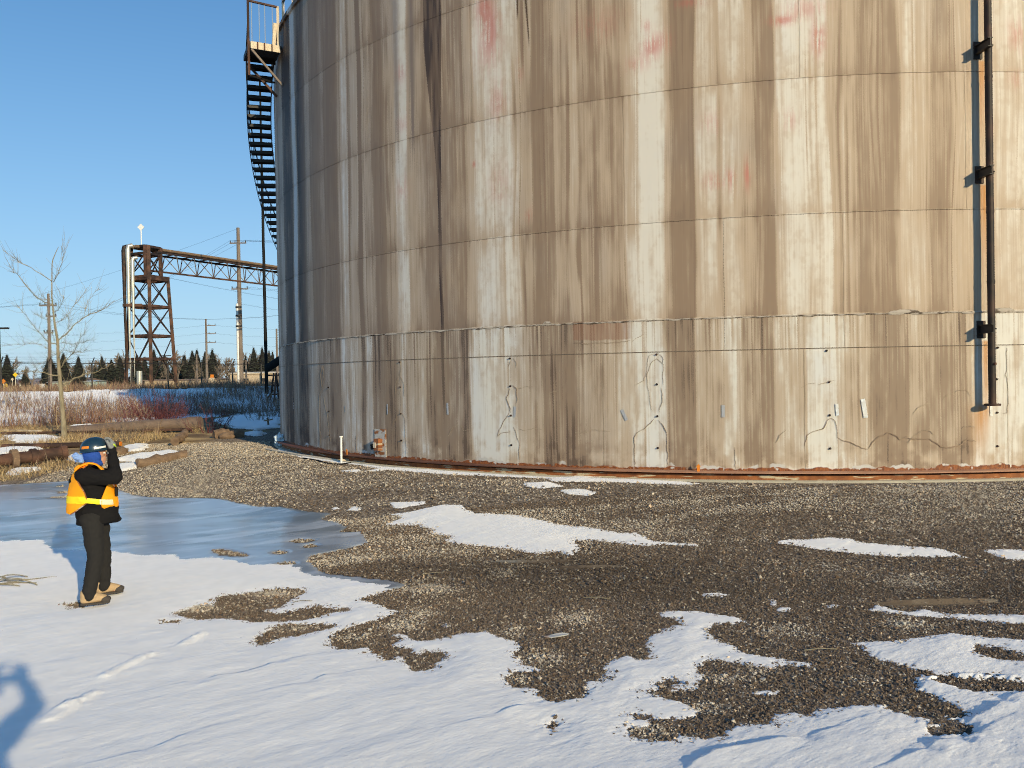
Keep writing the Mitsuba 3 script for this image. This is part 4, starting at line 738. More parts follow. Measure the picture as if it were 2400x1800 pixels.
POSE = dict(head=(.030, 0, 1.565), neck=(-.035, 0, 1.425), chest=(-.055, 0, 1.27), belly=(.02, 0, 1.06), pelvis=(-.015, 0, .91), shoR=(-.075, -.185, 1.355), shoL=(-.045, .185, 1.355),
            elbR=(.215, -.255, 1.325), wriR=(.185, -.135, 1.600), elbL=(.215, .215, 1.29), wriL=(.190, .10, 1.57), hdR=(.10, .25, .55), hnR=(-.8, .35, .1), hsR=1, hdL=(.0, -.30, .5), hnL=(-.8, -.3, 0), hsL=-1,
            hipR=(-.015, -.10, .90), kneR=(.015, -.145, .49), ankR=(-.055, -.175, .085), hipL=(.03, .10, .90), kneL=(.085, .16, .50), ankL=(.085, .215, .085), toeR=(1, -.10, 0), toeL=(1, .06, 0), curl=.62, tilt=-.10)
who, put, M = person('person in orange safety vest and dark blue hard hat, hands raised to face', (-4.50, 8.75, float(terrain(-4.5, 8.75)) + .045), (.889, .457), POSE)
def vpath(pts, half, bow, n=17, m=13, jit=.006, seed=0, yoff=0.):
    """A cloth panel swept along the profile pts (x, z): half widths per point, edges bowed forward by bow."""
    p = np.array(pts, float); s = np.concatenate([[0], np.cumsum(np.hypot(*np.diff(p, axis=0).T))])
    t = np.linspace(0, s[-1], n); X, Z = np.interp(t, s, p[:, 0]), np.interp(t, s, p[:, 1])
    X, Z = ndimage.gaussian_filter1d(X, .8, mode='nearest'), ndimage.gaussian_filter1d(Z, .8, mode='nearest')
    H, B = np.interp(t, s, half), np.interp(t, s, bow); u = np.linspace(-1, 1, m)
    G = np.stack([X[:, None] + B[:, None] * np.abs(u)[None] ** 2.2, yoff + H[:, None] * u[None], Z[:, None] + 0 * u[None]], -1)
    return G + (meshkit.fbm(G * 11, 3, seed) - .5)[..., None] * jit * np.array([2.5, 0, .5])
vest = part(who, 'safety_vest', P(put(sheet(vpath([(-.05, 1.475), (-.14, 1.435), (-.205, 1.33), (-.232, 1.20), (-.248, 1.08), (-.252, .955)], [.20, .215, .22, .225, .215, .19], [.02, .05, .055, .15, .20, .04], seed=3), .008)), 'm_vest', True), 'bright orange safety vest')
part(vest, 'front_panel', P(put(sheet(vpath([(.06, 1.45), (.13, 1.36), (.185, 1.24), (.238, 1.10), (.245, 1.02), (.225, .945)], [.13, .15, .165, .215, .215, .10], [-.02, -.03, -.045, -.16, -.17, -.06], seed=4), .008)), 'm_vest', True))
VB = vpath([(-.05, 1.475), (-.14, 1.435), (-.205, 1.33), (-.232, 1.20), (-.248, 1.08), (-.252, .955)], [.20, .215, .22, .225, .215, .19], [.02, .05, .055, .15, .20, .04], seed=3)
for e in (0, -1): part(vest, 'edge_piping', P(put(tube(VB[1:, e] + [-.002, 0, 0], .0065, 6)), 'm_flange', True))
part(vest, 'back_band', P(put(sheet(VB[11:14] * [1.03, 1.005, 1], .004)), 'm_strap', True))
for sy in (-1, 1):
    part(vest, 'shoulder_strap', P(put(sheet(vpath([(-.175, 1.40), (-.12, 1.455), (-.04, 1.488), (.04, 1.47), (.10, 1.40), (.13, 1.33)], [.075, .075, .07, .062, .06, .06], [.0] * 6, yoff=sy * .135, seed=6 + sy), .010)), 'm_vest', True))
t = np.linspace(-2.2, -.28, 26)
for sy in (-1, 1):
    ring_ = np.stack([np.stack([-.005 + .232 * np.cos(t), sy * .226 * np.abs(np.sin(t)), 1.135 - .09 * (np.cos(t) * .5 + .5) + dz + 0 * t], -1) for dz in (-.027, .0, .027)], 1)
    st = part(vest, 'waist_strap', P(put(sheet(ring_, .006)), 'm_strap', True))
    part(st, 'reflective_patch', P(put(sheet(ring_[12:22] * np.array([1.012, 1.012, 1]), .006)), 'm_strap_silver', True))
for i in range(7):
    part(vest, 'cord', P(put(tube([(.19 + .012 * math.sin(i * 2.1), -.06 + .012 * i, 1.29 - .012 * i), (.225, -.055 + .01 * i, 1.23 - .010 * i), (.225 + .01 * math.cos(i), -.05 + .012 * i, 1.16)], .005, 5)), 'm_vest'))
part(vest, 'pocket_radio', P(put(skin([m3.Manifold.cube([.03, .06, .09], True).translate([.225, -.10, 1.16])], .03, 0)), 'm_black', 30))

# the photographer, standing behind the camera: only the shadow on the snow is in the picture
ph = dict(POSE, head=(.05, .02, 1.60), neck=(-.02, 0, 1.47), chest=(-.04, 0, 1.31), belly=(.01, 0, 1.09), shoR=(-.04, -.19, 1.42), shoL=(-.04, .19, 1.42), elbR=(.20, -.28, 1.54), wriR=(.33, -.13, 1.66), elbL=(.22, .20, 1.52), wriL=(.36, .12, 1.66),
          hdR=(.05, .10, .6), hnR=(.3, .9, 0), hdL=(.02, -.12, .6), hnL=(.3, -.9, 0), kneL=(.03, .14, .5), ankL=(.0, .16, .085), ankR=(.0, -.16, .085), tilt=0.)
PX, PY = .04, -.46
pz = float(terrain(PX, PY)) + .0
who2, put2, M2 = person('person taking the photograph, seen only as the long shadow at the lower left edge', (PX, PY, pz), (0, 1), ph, False)
pc = thing('phone', 'phone held up in both hands by the person taking the photograph', 'phone')
part(pc, 'case', P(box((0, -.030, 1.925), (.155, .010, .075)), 'm_black'))
part(pc, 'lens', P(tube([(0, -.026, 1.943), (0, -.0235, 1.943)], .005, 12), 'm_dark_steel'))

# ---------------------------------------------------------------- things on the yard
def gz(x, y): return float(terrain(x, y))
t_ = thing('plastic_stake', 'thin white plastic pipe standing upright by the tank foot', 'pipe')
part(t_, 'stem', P(tube([(-4.0, 19.04, -.05), (-3.995, 19.04, .60)], .026, 12), 'm_white', 40)); part(t_, 'cap', P(tube([(-3.995, 19.04, .60), (-3.995, 19.04, .625)], .045, 12), 'm_white', 40))
t_ = thing('plastic_pipe', 'white plastic pipe lying on the gravel along the tank foot', 'pipe')
part(t_, 'length', P(tube([(-6.9, 22.9, .03), (-5.4, 20.85, .03), (-4.09, 19.28, .03)], .028, 10), 'm_cream', 40)); part(t_, 'end_piece', P(tube([(-4.06, 19.2, .035), (-3.25, 19.35, .045)], .04, 10), 'm_cream', 40))
t_ = thing('cable', 'black cable snaking on gravel beside the white stake', 'cable')
part(t_, 'length', P(tube([(-5.2, 20.2, .02), (-4.7, 19.6, .02), (-4.35, 18.95, .02), (-4.1, 18.62, .02), (-3.9, 18.6, .02), (-3.6, 19.1, .02), (-3.3, 19.3, .02)], .016, 6), 'm_black'))
bag = trimesh.creation.icosphere(3, .15); bv = np.array(bag.vertices); bv = bv * (1 + 1.7 * (meshkit.fbm(bv * 16, 3, 2)[:, None] - .5)) * [1, .8, 1.15] + [-6.75, 23.75, .22]
k = thing('plastic_bag', 'crumpled pale blue plastic bag caught at the left foot of the tank', 'bag'); part(k, 'film', P((bv, np.array(bag.faces)), 'm_bag'))
# big rusty pipe on blocks
def pipe_z(x): return .30 + .02 * x * 0
k = thing('rusty_pipe', 'large rusty brown pipe lying across the grass left of the tank', 'pipe')
bp_ = np.array([(-17.2, 32.0, .05), (-15.8, 31.95, .15), (-14.4, 31.9, .25), (-12.3, 31.85, .32)])
part(k, 'barrel', P(tube(bp_, .24, 20), 'm_brownpipe', 40)); part(k, 'coupling', P(tube([(-12.62, 31.86, .315), (-12.12, 31.84, .325)], .275, 20), 'm_brownpipe', 40))
part(k, 'strap', P(tube([(-13.62, 31.885, .285), (-13.59, 31.885, .285)], .25, 20), 'm_log', 40))
k = thing('thin_pipe', 'thin rusty pipe lying in front of the large rusty pipe', 'pipe'); part(k, 'length', P(tube([(-20.5, 31.3, .10), (-16, 31.3, .10), (-12.2, 31.35, .13)], .05, 10), 'm_rust', 40))
for x in (-13.6, -15.6):
    k = thing('timber_block', f'short timber block under the large rusty pipe, {"nearer its open right end" if x > -14 else "nearer its buried left end"}', 'timber block'); part(k, 'block', P(box((x, 31.6, .08), (.22, .7, .30)), 'm_log'))
k = thing('steel_pole', 'slim brown steel pole lying in the grass behind the person', 'pole'); part(k, 'shaft', P(tube([(-15.4, 24.7, .08), (-12.0, 25.0, .09)], .085, 12), 'm_rust', 40)); part(k, 'cut_end', P(tube([(-12.0, 25.0, .09), (-11.96, 25.0, .09)], .07, 12), 'm_orange', 40))
def log(name, label, a, b, r, seed):
    k = thing(name, label, 'log'); a, b = np.array(a, float), np.array(b, float); t = np.linspace(0, 1, 9)
    pts = a + (b - a) * t[:, None] + np.random.default_rng(seed).normal(0, r * .12, (9, 3)); v, f = tube(pts, r * (1 + .12 * np.sin(t * 9 + seed)), 12)
    part(k, 'trunk', P((v + (meshkit.fbm(v * 8, 3, seed) - .5)[:, None] * r * .5, f), 'm_log', 50))
log('fallen_log', 'short sunlit brown log pointing at the end of the rusty pipe', (-10.35, 25.0, .12), (-10.9, 27.2, .22), .13, 3)
log('fallen_log', 'weathered log half in snow right of the person', (-9.55, 20.8, -.12), (-8.75, 21.9, .0), .13, 4)
log('fallen_log', 'low dark log at the edge of the gravel mound beside the tank shadow', (-10.2, 28.0, .1), (-9.4, 28.4, .1), .2, 5)
k = thing('flanged_pipe', 'old flanged pipe spool half buried in grass at the left edge', 'pipe')
fa, fb_ = np.array([-13.3, 20.35, .02]), np.array([-11.9, 21.75, .13]); d_ = fb_ - fa
part(k, 'barrel', P(tube([fa - d_ * .3, fa, fb_], .15, 18), 'm_rust', 40))
for s, r in ((-.12, .27), (.12, .23), (.40, .24), (.62, .20), (.98, .19)):
    part(k, 'flange', P(tube([fa + d_ * (s - .035), fa + d_ * (s + .035)], r, 20), 'm_log' if s < .5 else 'm_rust', 40))
for i, (a, b) in enumerate((((-22.6, 34.3, .10), (-18.6, 32.2, .12)), ((-22.8, 33.6, .06), (-18.9, 31.9, .06)))):
    k = thing('white_board', f'long pale board lying at the left edge, {"upper" if i == 0 else "lower"} of the two', 'board'); part(k, 'plank', P(bar(a, b, .16 if i == 0 else .08, .05), 'm_cream'))
for i, (x, y, r, lb) in enumerate(((-11.0, 22.9, .19, 'grey boulder just right of the person'), (-11.75, 23.3, .14, 'small brown boulder behind the grey boulder'), (-9.75, 27.9, .2, 'rounded brown rock at the edge of the tank shadow'))):
    s = trimesh.creation.icosphere(3, r); v = np.array(s.vertices); v = v * (1 + .6 * (meshkit.fbm(v * 4.5 + i, 4, i)[:, None] - .5)) * [1.25, 1, .75]
    k = thing('boulder', lb, 'rock'); part(k, 'stone', P((v + [x, y, gz(x, y) + r * .35], np.array(s.faces)), 'm_log', 40))
r_ = np.random.default_rng(5)
k = thing('dead_twigs', 'tangle of dry straw stalks lying on the snow at left edge', 'twig')
for i in range(9):
    a = np.array([-6.15 + r_.uniform(-.1, .1), 9.55 + r_.uniform(-.2, .15), gz(-6, 9.6) + .05]); t = np.linspace(0, 1, 7); q = r_.uniform(-.4, .5)
    part(k, 'stalk', P(tube(a + np.stack([t * r_.uniform(.25, .62), t * q, .10 * np.sin(t * 3.1) * r_.uniform(.1, 1.)], -1), .007, 4), 'm_bark'))
k = thing('wood_chip', 'flat pale grey wood chip on the open gravel', 'wood chip'); m = trimesh.creation.extrude_polygon(shapely.Polygon([(-.11, .0), (-.07, .035), (.0, .05), (.06, .035), (.115, .015), (.09, -.03), (.02, -.045), (-.05, -.03)]), .008); v = np.array(m.vertices); v[:, 2] += .012 * np.sin(v[:, 0] * 22); part(k, 'chip', P((v + [.36, 7.34, gz(.36, 7.34) + .026], np.array(m.faces)), 'm_plate'))
for x, y, a, l, lb in ((-2.25, 8.62, .2, .10, 'yellow straw stalk on the small gravel island inside the snow'), (.85, 8.55, -.25, .14, 'long dry straw stalk on the dark gravel in the middle of the yard'), (2.55, 6.85, .05, .14, 'dry straw stalk on gravel left of the large right-hand snow patch'), (-1.0, 9.75, .3, .12, 'orange-brown straw stalk on wet gravel below the middle snow strip')):
    k = thing('straw', lb, 'straw')
    part(k, 'stalk', P(tube([(x - l * math.cos(a), y - l * math.sin(a), gz(x, y) + .028), (x, y, gz(x, y) + .04), (x + l * math.cos(a), y + l * math.sin(a), gz(x, y) + .028)], .004, 4), 'm_bark'))
# shaded junk on the snow beside the tank
for i, (x, y, l, a, lb) in enumerate(((-10.1, 33.9, .55, 1.1, 'dark cross-shaped stick standing in the blue shaded snow'),)):
    k = thing('dark_stick', lb, 'stick'); part(k, 'shaft', P(bar((x, y, -.02), (x - .10, y + .2, .40), .07), 'm_log')); part(k, 'arm', P(bar((x - .22, y + .1, .28), (x + .14, y + .1, .33), .05), 'm_log'))

# ---------------------------------------------------------------- trees, brush and grass
def bare_tree(seed, h, spread=.9, depth=5, r0=None, dec=.58):
    r = np.random.default_rng(seed); out = []
    def grow(p, d, l, rad, n):
        m = 4; pts = [p]
        for i in range(m):
            d = d + r.normal(0, .10, 3) + [0, 0, .05]; d /= np.linalg.norm(d); p = p + d * l / m; pts.append(p)
        out.append(tube(pts, np.linspace(rad, rad * .62, m + 1), 5 if n > 2 else 3, False))
        if n == 0: return
        for _ in range(r.integers(2, 4)):
            q = pts[r.integers(2, m + 1)]; t, a, b = frame(d); an = r.uniform(0, 6.28); sp = r.uniform(.35, spread)
            grow(q, t * math.cos(sp) + (a * math.cos(an) + b * math.sin(an)) * math.sin(sp), l * r.uniform(.6, .85), rad * dec, n - 1)
    grow(np.zeros(3), np.array([0, 0, 1.]), h * .30, r0 or h * .022, depth)
    v, f = cat(out); v[:, 2] *= h / v[:, 2].max()
    return v, f
BARE = [P(bare_tree(s, 1.0, .9 if s < 3 else .6, 6, .026, .68), 'm_twig') for s in (1, 2, 3)]
FARB = [P(bare_tree(s, 1.0, .95, 6, .030, .78), 'm_twig') for s in (4, 5, 7)]
def spruce(seed):
    """A spruce of height 1: whorls of drooping branches carrying needle sprays round a dark, ragged opaque core that closes the gaps."""
    r = np.random.default_rng(seed); V, C = [], []
    prof = lambda z: .205 * (1 - z) ** .92 + .004
    for k in range(40):
        z = .035 + .96 * k / 39; L = prof(z) * r.uniform(.84, 1.14)
        for b in range(13 if z < .7 else 8):
            an = r.uniform(0, 6.283); l = L * r.uniform(.65, 1.12); c, s = math.cos(an), math.sin(an)
            for q in range(10 if z < .8 else 6):
                u = r.uniform(.25, 1.0); base = np.array([c * l * u, s * l * u, z - .25 * l * u ** 1.5 + .08 * l * max(0, u - .7)])
                w = .021 * r.uniform(.6, 1.25) * (1.15 - .35 * u) * (.5 + .5 * min(1, (1 - z) * 3)); side = np.array([-s, c, 0]) * r.choice([-1, 1]) * r.uniform(.4, 1.2)
                d = np.array([c, s, -.25]) + side
                d /= np.linalg.norm(d)
                V += [base, base + d * w * 1.6 + [0, 0, -w * r.uniform(.1, .9)], base + d * w * .7 + np.array([s, -c, 0]) * w * .55 + [0, 0, w * r.uniform(-.6, .3)]]
                C += [np.array([.062, .070, .050]) * r.uniform(.55, 1.5) * (.75 + .5 * u)] * 3
    V = np.array(V); F = np.arange(len(V)).reshape(-1, 3)
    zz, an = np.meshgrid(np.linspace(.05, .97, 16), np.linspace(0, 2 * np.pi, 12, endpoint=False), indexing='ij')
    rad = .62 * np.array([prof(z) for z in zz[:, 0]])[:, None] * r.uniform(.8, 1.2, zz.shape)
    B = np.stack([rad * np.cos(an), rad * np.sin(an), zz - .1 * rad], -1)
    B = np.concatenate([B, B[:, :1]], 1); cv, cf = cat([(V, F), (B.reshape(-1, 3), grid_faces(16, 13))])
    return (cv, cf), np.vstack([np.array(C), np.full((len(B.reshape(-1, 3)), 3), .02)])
SPRUCE = []
for s in (1, 2, 3, 4):
    m, c = spruce(s); SPRUCE.append((P(m, 'm_vc_leaf', False, color=c), P(tube([(0, 0, -.03), (0, 0, .55), (0, 0, .97)], [.018, .011, .002], 6, False), 'm_bark')))
def place(px, Y):
    d = np.array([(px - 1200) / 1920.5, 1, 0]); return d[0] * Y, Y
def W(x, y, h, w=1., a=0.): return T().translate([x, y, gz(x, y) - .1]).rotate([0, 0, 1], a).scale([h * w, h * w, h])
SPL = {0: 'dark spruce at the far left edge of the tree line', 1: 'dense spruce just left of the near utility pole', 2: 'spruce directly behind the young tree trunk', 3: 'spruce right of the young tree trunk, above the green hut', 4: 'spruce just left of the second low green shed roof', 5: 'smaller spruce halfway between the green shed and the steel tower',
       6: 'spruce touching the left leg of the steel tower', 7: 'spruce seen through the left bay of the steel tower', 8: 'small spruce behind the middle legs of the steel tower', 9: 'tallest spruce seen through the right bay of the steel tower', 10: 'spruce behind the right leg of the steel tower', 11: 'broad low spruce just right of the steel tower', 12: 'spruce between the steel tower and the short pale post',
       13: 'spruce behind the short pale post, left one of a close pair', 14: 'spruce behind the short pale post, right one of a close pair', 15: 'spruce behind the three-armed dark pole', 16: 'pointed spruce at the left side of the round bare tree', 17: 'narrow spruce just right of the tall pale utility pole', 18: 'narrow spruce third from the dark mast', 19: 'narrow spruce second from the dark mast',
       20: 'slim spruce directly at the dark mast, left of the tank', 21: 'slim spruce between the dark mast and the tank edge', 22: 'spruce half hidden by the left edge of the tank', 23: 'small far spruce between the leftmost spruce and the near utility pole', 24: 'small far spruce above the low green shed'}
SP = [(18, 190, 78, 1.15), (118, 178, 78, 1.25), (150, 182, 80, 1.1), (185, 176, 73, 1.1), (240, 200, 70, 1.0), (262, 195, 64, 1.), (282, 192, 70, 1.1), (322, 205, 72, 1.1), (340, 190, 68, 1.), (362, 200, 84, 1.0), (388, 195, 70, 1.05), (412, 215, 62, 1.2), (433, 205, 70, 1.1), (452, 190, 80, 1.), (463, 200, 82, .9), (482, 215, 76, .9), (499, 195, 82, .95), (577, 210, 66, .8), (596, 205, 84, .85), (616, 205, 84, .85), (632, 210, 76, .8), (640, 215, 74, .8), (662, 215, 78, .9), (60, 300, 40, 1.3), (222, 230, 48, 1.3)]
for i, (px, Y, hp, w) in enumerate(SP):
    x, y = place(px, Y); h = hp * Y / 1920.5
    k = thing('spruce_tree', ['dark spruce at the far left edge of the tree line', 'dense spruce just left of the near utility pole'][i] if i < 2 else SPL[i], 'tree', 'spruces of the far tree line')
    m = W(x, y, h * 1.08, w * 1.85, i * 47.)
    part(k, 'crown', SPRUCE[i % 4][0], to_world=m); part(k, 'trunk', SPRUCE[i % 4][1], to_world=m)
BTL = ['broad round leafless tree left of the tall pale utility pole', 'leafless tree behind the right branches of the young tree', 'leafless tree left of the low green shed roof, behind spruces', 'tall bare tree touching the left leg of the steel tower', 'bare tree at the far left behind the leftmost spruce', 'bare tree top rising right of the steel tower',
       'bare tree right of the tall pale utility pole', 'bare tree nearest the left edge of the tank', 'nearer bare bush-like tree right of the tower leg', 'nearer bare sapling left of the short pale post', 'low bare shrubby tree at the foot of the round bare tree', 'bare tree just right of the near utility pole', 'nearer bare sapling seen at the right tower leg']
BT = [(540, 180, 62, 1.45), (206, 185, 55, 1.2), (256, 230, 74, 1.0), (296, 235, 72, 1.), (30, 240, 72, .9), (430, 240, 78, 1.), (575, 240, 72, 1.1), (648, 240, 70, 1.), (420, 120, 70, .8), (455, 125, 60, .8), (512, 130, 48, 1.1), (170, 240, 66, 1.), (395, 118, 60, .7)]
BT += [(px, 255, hp, 1.15) for px, hp in ((75, 50), (130, 66), (228, 60), (275, 78), (315, 82), (375, 66), (405, 80), (470, 60), (492, 72), (530, 60), (598, 76), (625, 70))]
BTL += [f'faint leafless back-row tree {w}' for w in ('just right of the leftmost spruce', 'right behind the near utility pole', 'above the low green shed', 'left of the silver risers of the tower', 'behind the front leg of the tower', 'in the right bay of the tower', 'right of the tower leg, above the fence post', 'between the three-armed pole and the short post', 'just right of the three-armed pole', 'left of the tall pale pole', 'left of the dark mast', 'right of the dark mast')]
for i, (px, Y, hp, w) in enumerate(BT):
    x, y = place(px, Y); h = hp * Y / 1920.5 + .6
    k = thing('bare_tree', BTL[i], 'tree', 'bare trees of the far tree line')
    part(k, 'branches', (FARB if Y > 220 or i == 0 else BARE)[i % 3], to_world=W(x, y, h, w, i * 71.))
# young tree in the grass
k = thing('young_tree', 'slender leafless young tree with pale trunk in the grass at left', 'tree')
SX, SY = -15.76, 28.76
def sp(l, j=0.):
    r = np.random.default_rng(len(l) + int(l[0][0])); a = np.array(l, float); x = (a[:, 0] - 150) * .01498; z = (1031 - a[:, 1]) * .01498
    t = np.linspace(0, 1, len(a)); return np.stack([SX + x + .0171 * z, SY + r.uniform(-1.1, 1.1) * t ** 1.2 * j + np.cumsum(r.normal(0, .04, len(a))) * (j > 0), z + gz(SX, SY)], -1)
def smooth_path(p, n): 
    s = np.linspace(0, 1, len(p)); t = np.linspace(0, 1, n); return np.stack([np.interp(t, s, p[:, c]) for c in range(3)], -1)
tr = sp([(151, 1036), (149, 990), (144, 930), (140, 880), (137, 840), (136, 800), (130, 766), (126, 732), (123, 698), (123, 661), (124, 614), (133, 592), (139, 580)])
part(k, 'trunk', P(tube(smooth_path(tr, 40), np.interp(np.linspace(0, 1, 40), [0, .1, .35, .6, 1], [.105, .08, .055, .028, .007]), 8), 'm_bark', 50))
LIMBS = [([(139, 799), (162, 776), (179, 757), (199, 740), (219, 730), (240, 720), (253, 705)], .034), ([(134, 808), (110, 801), (84, 778), (57, 747), (39, 727), (22, 707)], .03), ([(124, 715), (110, 710), (81, 695), (56, 671), (32, 642), (18, 632), (3, 615)], .03),
         ([(123, 660), (90, 631), (68, 617), (56, 598)], .02), ([(127, 661), (143, 649), (162, 625), (171, 602), (176, 587)], .02), ([(128, 732), (149, 729), (165, 718), (182, 703)], .02), ([(143, 803), (154, 808), (172, 801), (194, 793)], .018), ([(148, 903), (166, 889), (179, 880), (210, 871), (232, 852)], .045),
         ([(139, 881), (114, 873), (85, 869)], .035), ([(143, 862), (155, 848), (168, 840), (186, 830), (208, 806), (226, 789), (238, 759)], .026), ([(127, 800), (108, 752), (90, 740), (62, 735)], .014), ([(132, 830), (100, 806), (60, 808), (36, 812)], .014), ([(128, 760), (150, 745), (158, 720), (168, 690), (170, 668)], .016), ([(125, 705), (95, 700), (88, 690)], .012), ([(199, 740), (198, 712), (201, 692), (210, 672)], .012), ([(162, 776), (154, 755), (148, 742), (136, 733)], .012), ([(136, 826), (118, 836), (92, 845), (62, 862)], .012), ([(137, 845), (160, 822), (185, 828), (220, 830), (245, 822)], .012)]
rt = np.random.default_rng(9)
for l, r0 in LIMBS:
    q = smooth_path(sp(l, 1.), len(l) * 3); q[:, [0, 2]] += rt.normal(0, .012, (len(q), 2)); B = [tube(q, np.linspace(r0 * .7, .005, len(q)), 5)]
    for _ in range(len(l) * 4):
        i = rt.integers(1, len(q) - 1); d = q[i] - q[i - 1]; d /= np.linalg.norm(d) + 1e-9; d = d + rt.normal(0, .65, 3) + [0, 0, .45]; d /= np.linalg.norm(d); L = rt.uniform(.2, .75)
        t = np.linspace(0, 1, 5)[:, None]; B.append(tube(q[i] + d * L * t + np.array([0, 0, .18]) * L * t ** 2 + rt.normal(0, .01, (5, 3)), np.linspace(.006, .0025, 5), 3, False))
    part(k, 'limb', P(cat(B), 'm_bark'))
def stems(n, sample, hgt, wid, cols, seed, lean=.25):
    """Thin upright stalks: two crossing slivers each, with a colour of their own."""
    r = np.random.default_rng(seed); x, y = sample(r, n); n = len(x); z = terrain(x, y) - .02
    h = r.uniform(*hgt, n) * (.5 + .9 * meshkit.fbm(np.stack([x * .9, y * .9, 0 * x], -1), 3, seed)); an = r.uniform(0, 6.28, n); w = r.uniform(*wid, n)
    b = np.stack([x, y, z], -1); tip = b + np.stack([r.normal(0, lean, n) * h, r.normal(0, lean, n) * h, h], -1); mid = b * .45 + tip * .55 + np.stack([r.normal(0, .05, n), r.normal(0, .05, n), 0 * x], -1)
    s = np.stack([np.cos(an), np.sin(an), 0 * an], -1) * w[:, None] / 2
    V = np.stack([b - s, b + s, mid - s * .8, mid + s * .8, tip], 1); f = np.array([[0, 1, 3], [0, 3, 2], [2, 3, 4]])[None] + np.arange(n)[:, None, None] * 5
    c = np.array(cols)[r.integers(0, len(cols), n)] * r.uniform(.6, 1.35, (n, 1))
    return V.reshape(-1, 3), f.reshape(-1, 3), np.repeat(c, 5, 0)
def bank_pts(lo, hi, s0, s1, thr, sd):
    def f(r, n):
        e = r.uniform(lo, hi, n); s = r.uniform(s0, s1, n); x = -24.7 + .853 * e + .522 * s; y = 58.9 - .522 * e + .853 * s
        m = meshkit.fbm(np.stack([x * .42, y * .42, 0 * x], -1), 3, sd) > thr; return x[m], y[m]
    return f
BROWN = [(.20, .125, .085), (.27, .175, .12), (.16, .09, .07), (.32, .235, .155), (.21, .12, .10), (.40, .31, .20)]
def stuff(name, ms, mat, label, cat_):
    v, f = cat([m[:2] for m in ms]); k = part(None, name, P((v, f), mat, False, color=np.vstack([m[2] for m in ms])), label, 'stuff'); labels[k]['category'] = cat_
stuff('dry_weeds', [stems(30000, bank_pts(6.5, 13.5, -42, 30, .40, 61), (.4, 1.15), (.012, .03), BROWN, 62), stems(9000, bank_pts(2., 7., -42, 30, .55, 65), (.3, .9), (.012, .03), BROWN, 68), stems(14000, bank_pts(1., 13., 0, 30, .50, 69), (.4, 1.2), (.014, .035), BROWN, 70), stems(9000, bank_pts(-1., 2.2, -42, 30, .30, 63), (.3, .9), (.012, .03), BROWN, 64), stems(9000, bank_pts(9, 15, -42, 12, .40, 66), (.3, .8), (.01, .025), [(.24, .13, .10), (.22, .12, .09)], 67)], 'm_vc_leaf', 'brown dry weeds covering the bank below the fence', 'weeds')
STRAW = [(.50, .37, .19), (.42, .30, .15), (.56, .44, .26), (.35, .25, .14), (.30, .22, .14)]
def yard_pts(r, n):
    x, y = r.uniform(-22, -8, n), r.uniform(19.5, 36, n)
    m = (meshkit.fbm(np.stack([x * .55, y * .55, 0 * x], -1), 3, 71) > .47) & (sdl(x, y) < .05) & (x < -9.6 - .28 * (27 - np.minimum(y, 27)) + .9 * np.clip(y - 27, 0, 9) * 0) & (np.hypot(x - TC[0], y - TC[1]) > 19.5); return x[m], y[m]
stuff('dry_grass', [stems(42000, yard_pts, (.08, .30), (.010, .02), STRAW, 72, .5), stems(1500, yard_pts, (.4, .9), (.008, .016), BROWN, 73)], 'm_vc_leaf', 'short straw-coloured grass around the lying pipes', 'grass')
def field_pts(r, n):
    y = r.uniform(52, 130, n); x = r.uniform(-.66, -.25, n) * y; m = e_of(x, y) < -2; return x[m], y[m]
stuff('field_grass', [stems(16000, field_pts, (.3, .8), (.02, .05), STRAW + BROWN[:3], 75)], 'm_vc_leaf', 'straw-coloured field beyond the fence', 'grass')
def shrub(name, label, cx, cy, n, h, spread, mat, seed, r0=.012):
    k = thing(name, label, 'shrub'); r = np.random.default_rng(seed); B = []
    for i in range(n):
        a, q = r.uniform(0, 6.28), r.uniform(0, spread) ; b = np.array([cx + q * math.cos(a) * 1.3, cy + q * math.sin(a) * .6, gz(cx, cy) - .05]); d = np.array([math.cos(a) * .45 + r.normal(0, .25), math.sin(a) * .3 + r.normal(0, .2), 1.]); d /= np.linalg.norm(d); H = h * r.uniform(.45, 1.1)
        t = np.linspace(0, 1, 6)[:, None]; pts = b + d * H * t + np.cumsum(r.normal(0, .03, (6, 3)), 0); B.append(tube(pts, np.linspace(r0, .004, 6), 4, False))
        for _ in range(5):
            j = r.integers(1, 5); e = d + r.normal(0, .55, 3); e /= np.linalg.norm(e); L = H * r.uniform(.15, .45); B.append(tube(pts[j] + e * L * t[::2] + r.normal(0, .015, (3, 3)), np.linspace(r0 * .55, .003, 3), 3, False))
    part(k, 'stems', P(cat(B), mat))
shrub('red_shrub', 'dense red-stemmed shrub behind the right end of the rusty pipe', -15.3, 35.0, 140, 1.7, 1.0, 'm_redtwig', 81, .012)
shrub('red_shrub', 'small red-stemmed shrub in front of the open end of the rusty pipe', -11.5, 31.0, 26, 1.15, .45, 'm_redtwig', 82)
shrub('dark_shrub', 'dark shaded bush on the snowy bank left of the tank', -15.2, 45.5, 70, 1.5, .9, 'm_twig', 85)
shrub('dark_shrub', 'dark shaded bush against the left edge of the tank', -12.6, 42.5, 50, 1.3, .7, 'm_twig', 86)
shrub('thin_shrub', 'thin brown leafless shrub in front of the rusty pipe', -13.0, 27.2, 16, 1.3, .5, 'm_twig', 83, .010)
shrub('thin_shrub', 'sparse dark stems standing in the blue shaded snow', -11.9, 38.5, 14, 1.0, .5, 'm_twig', 84, .012)

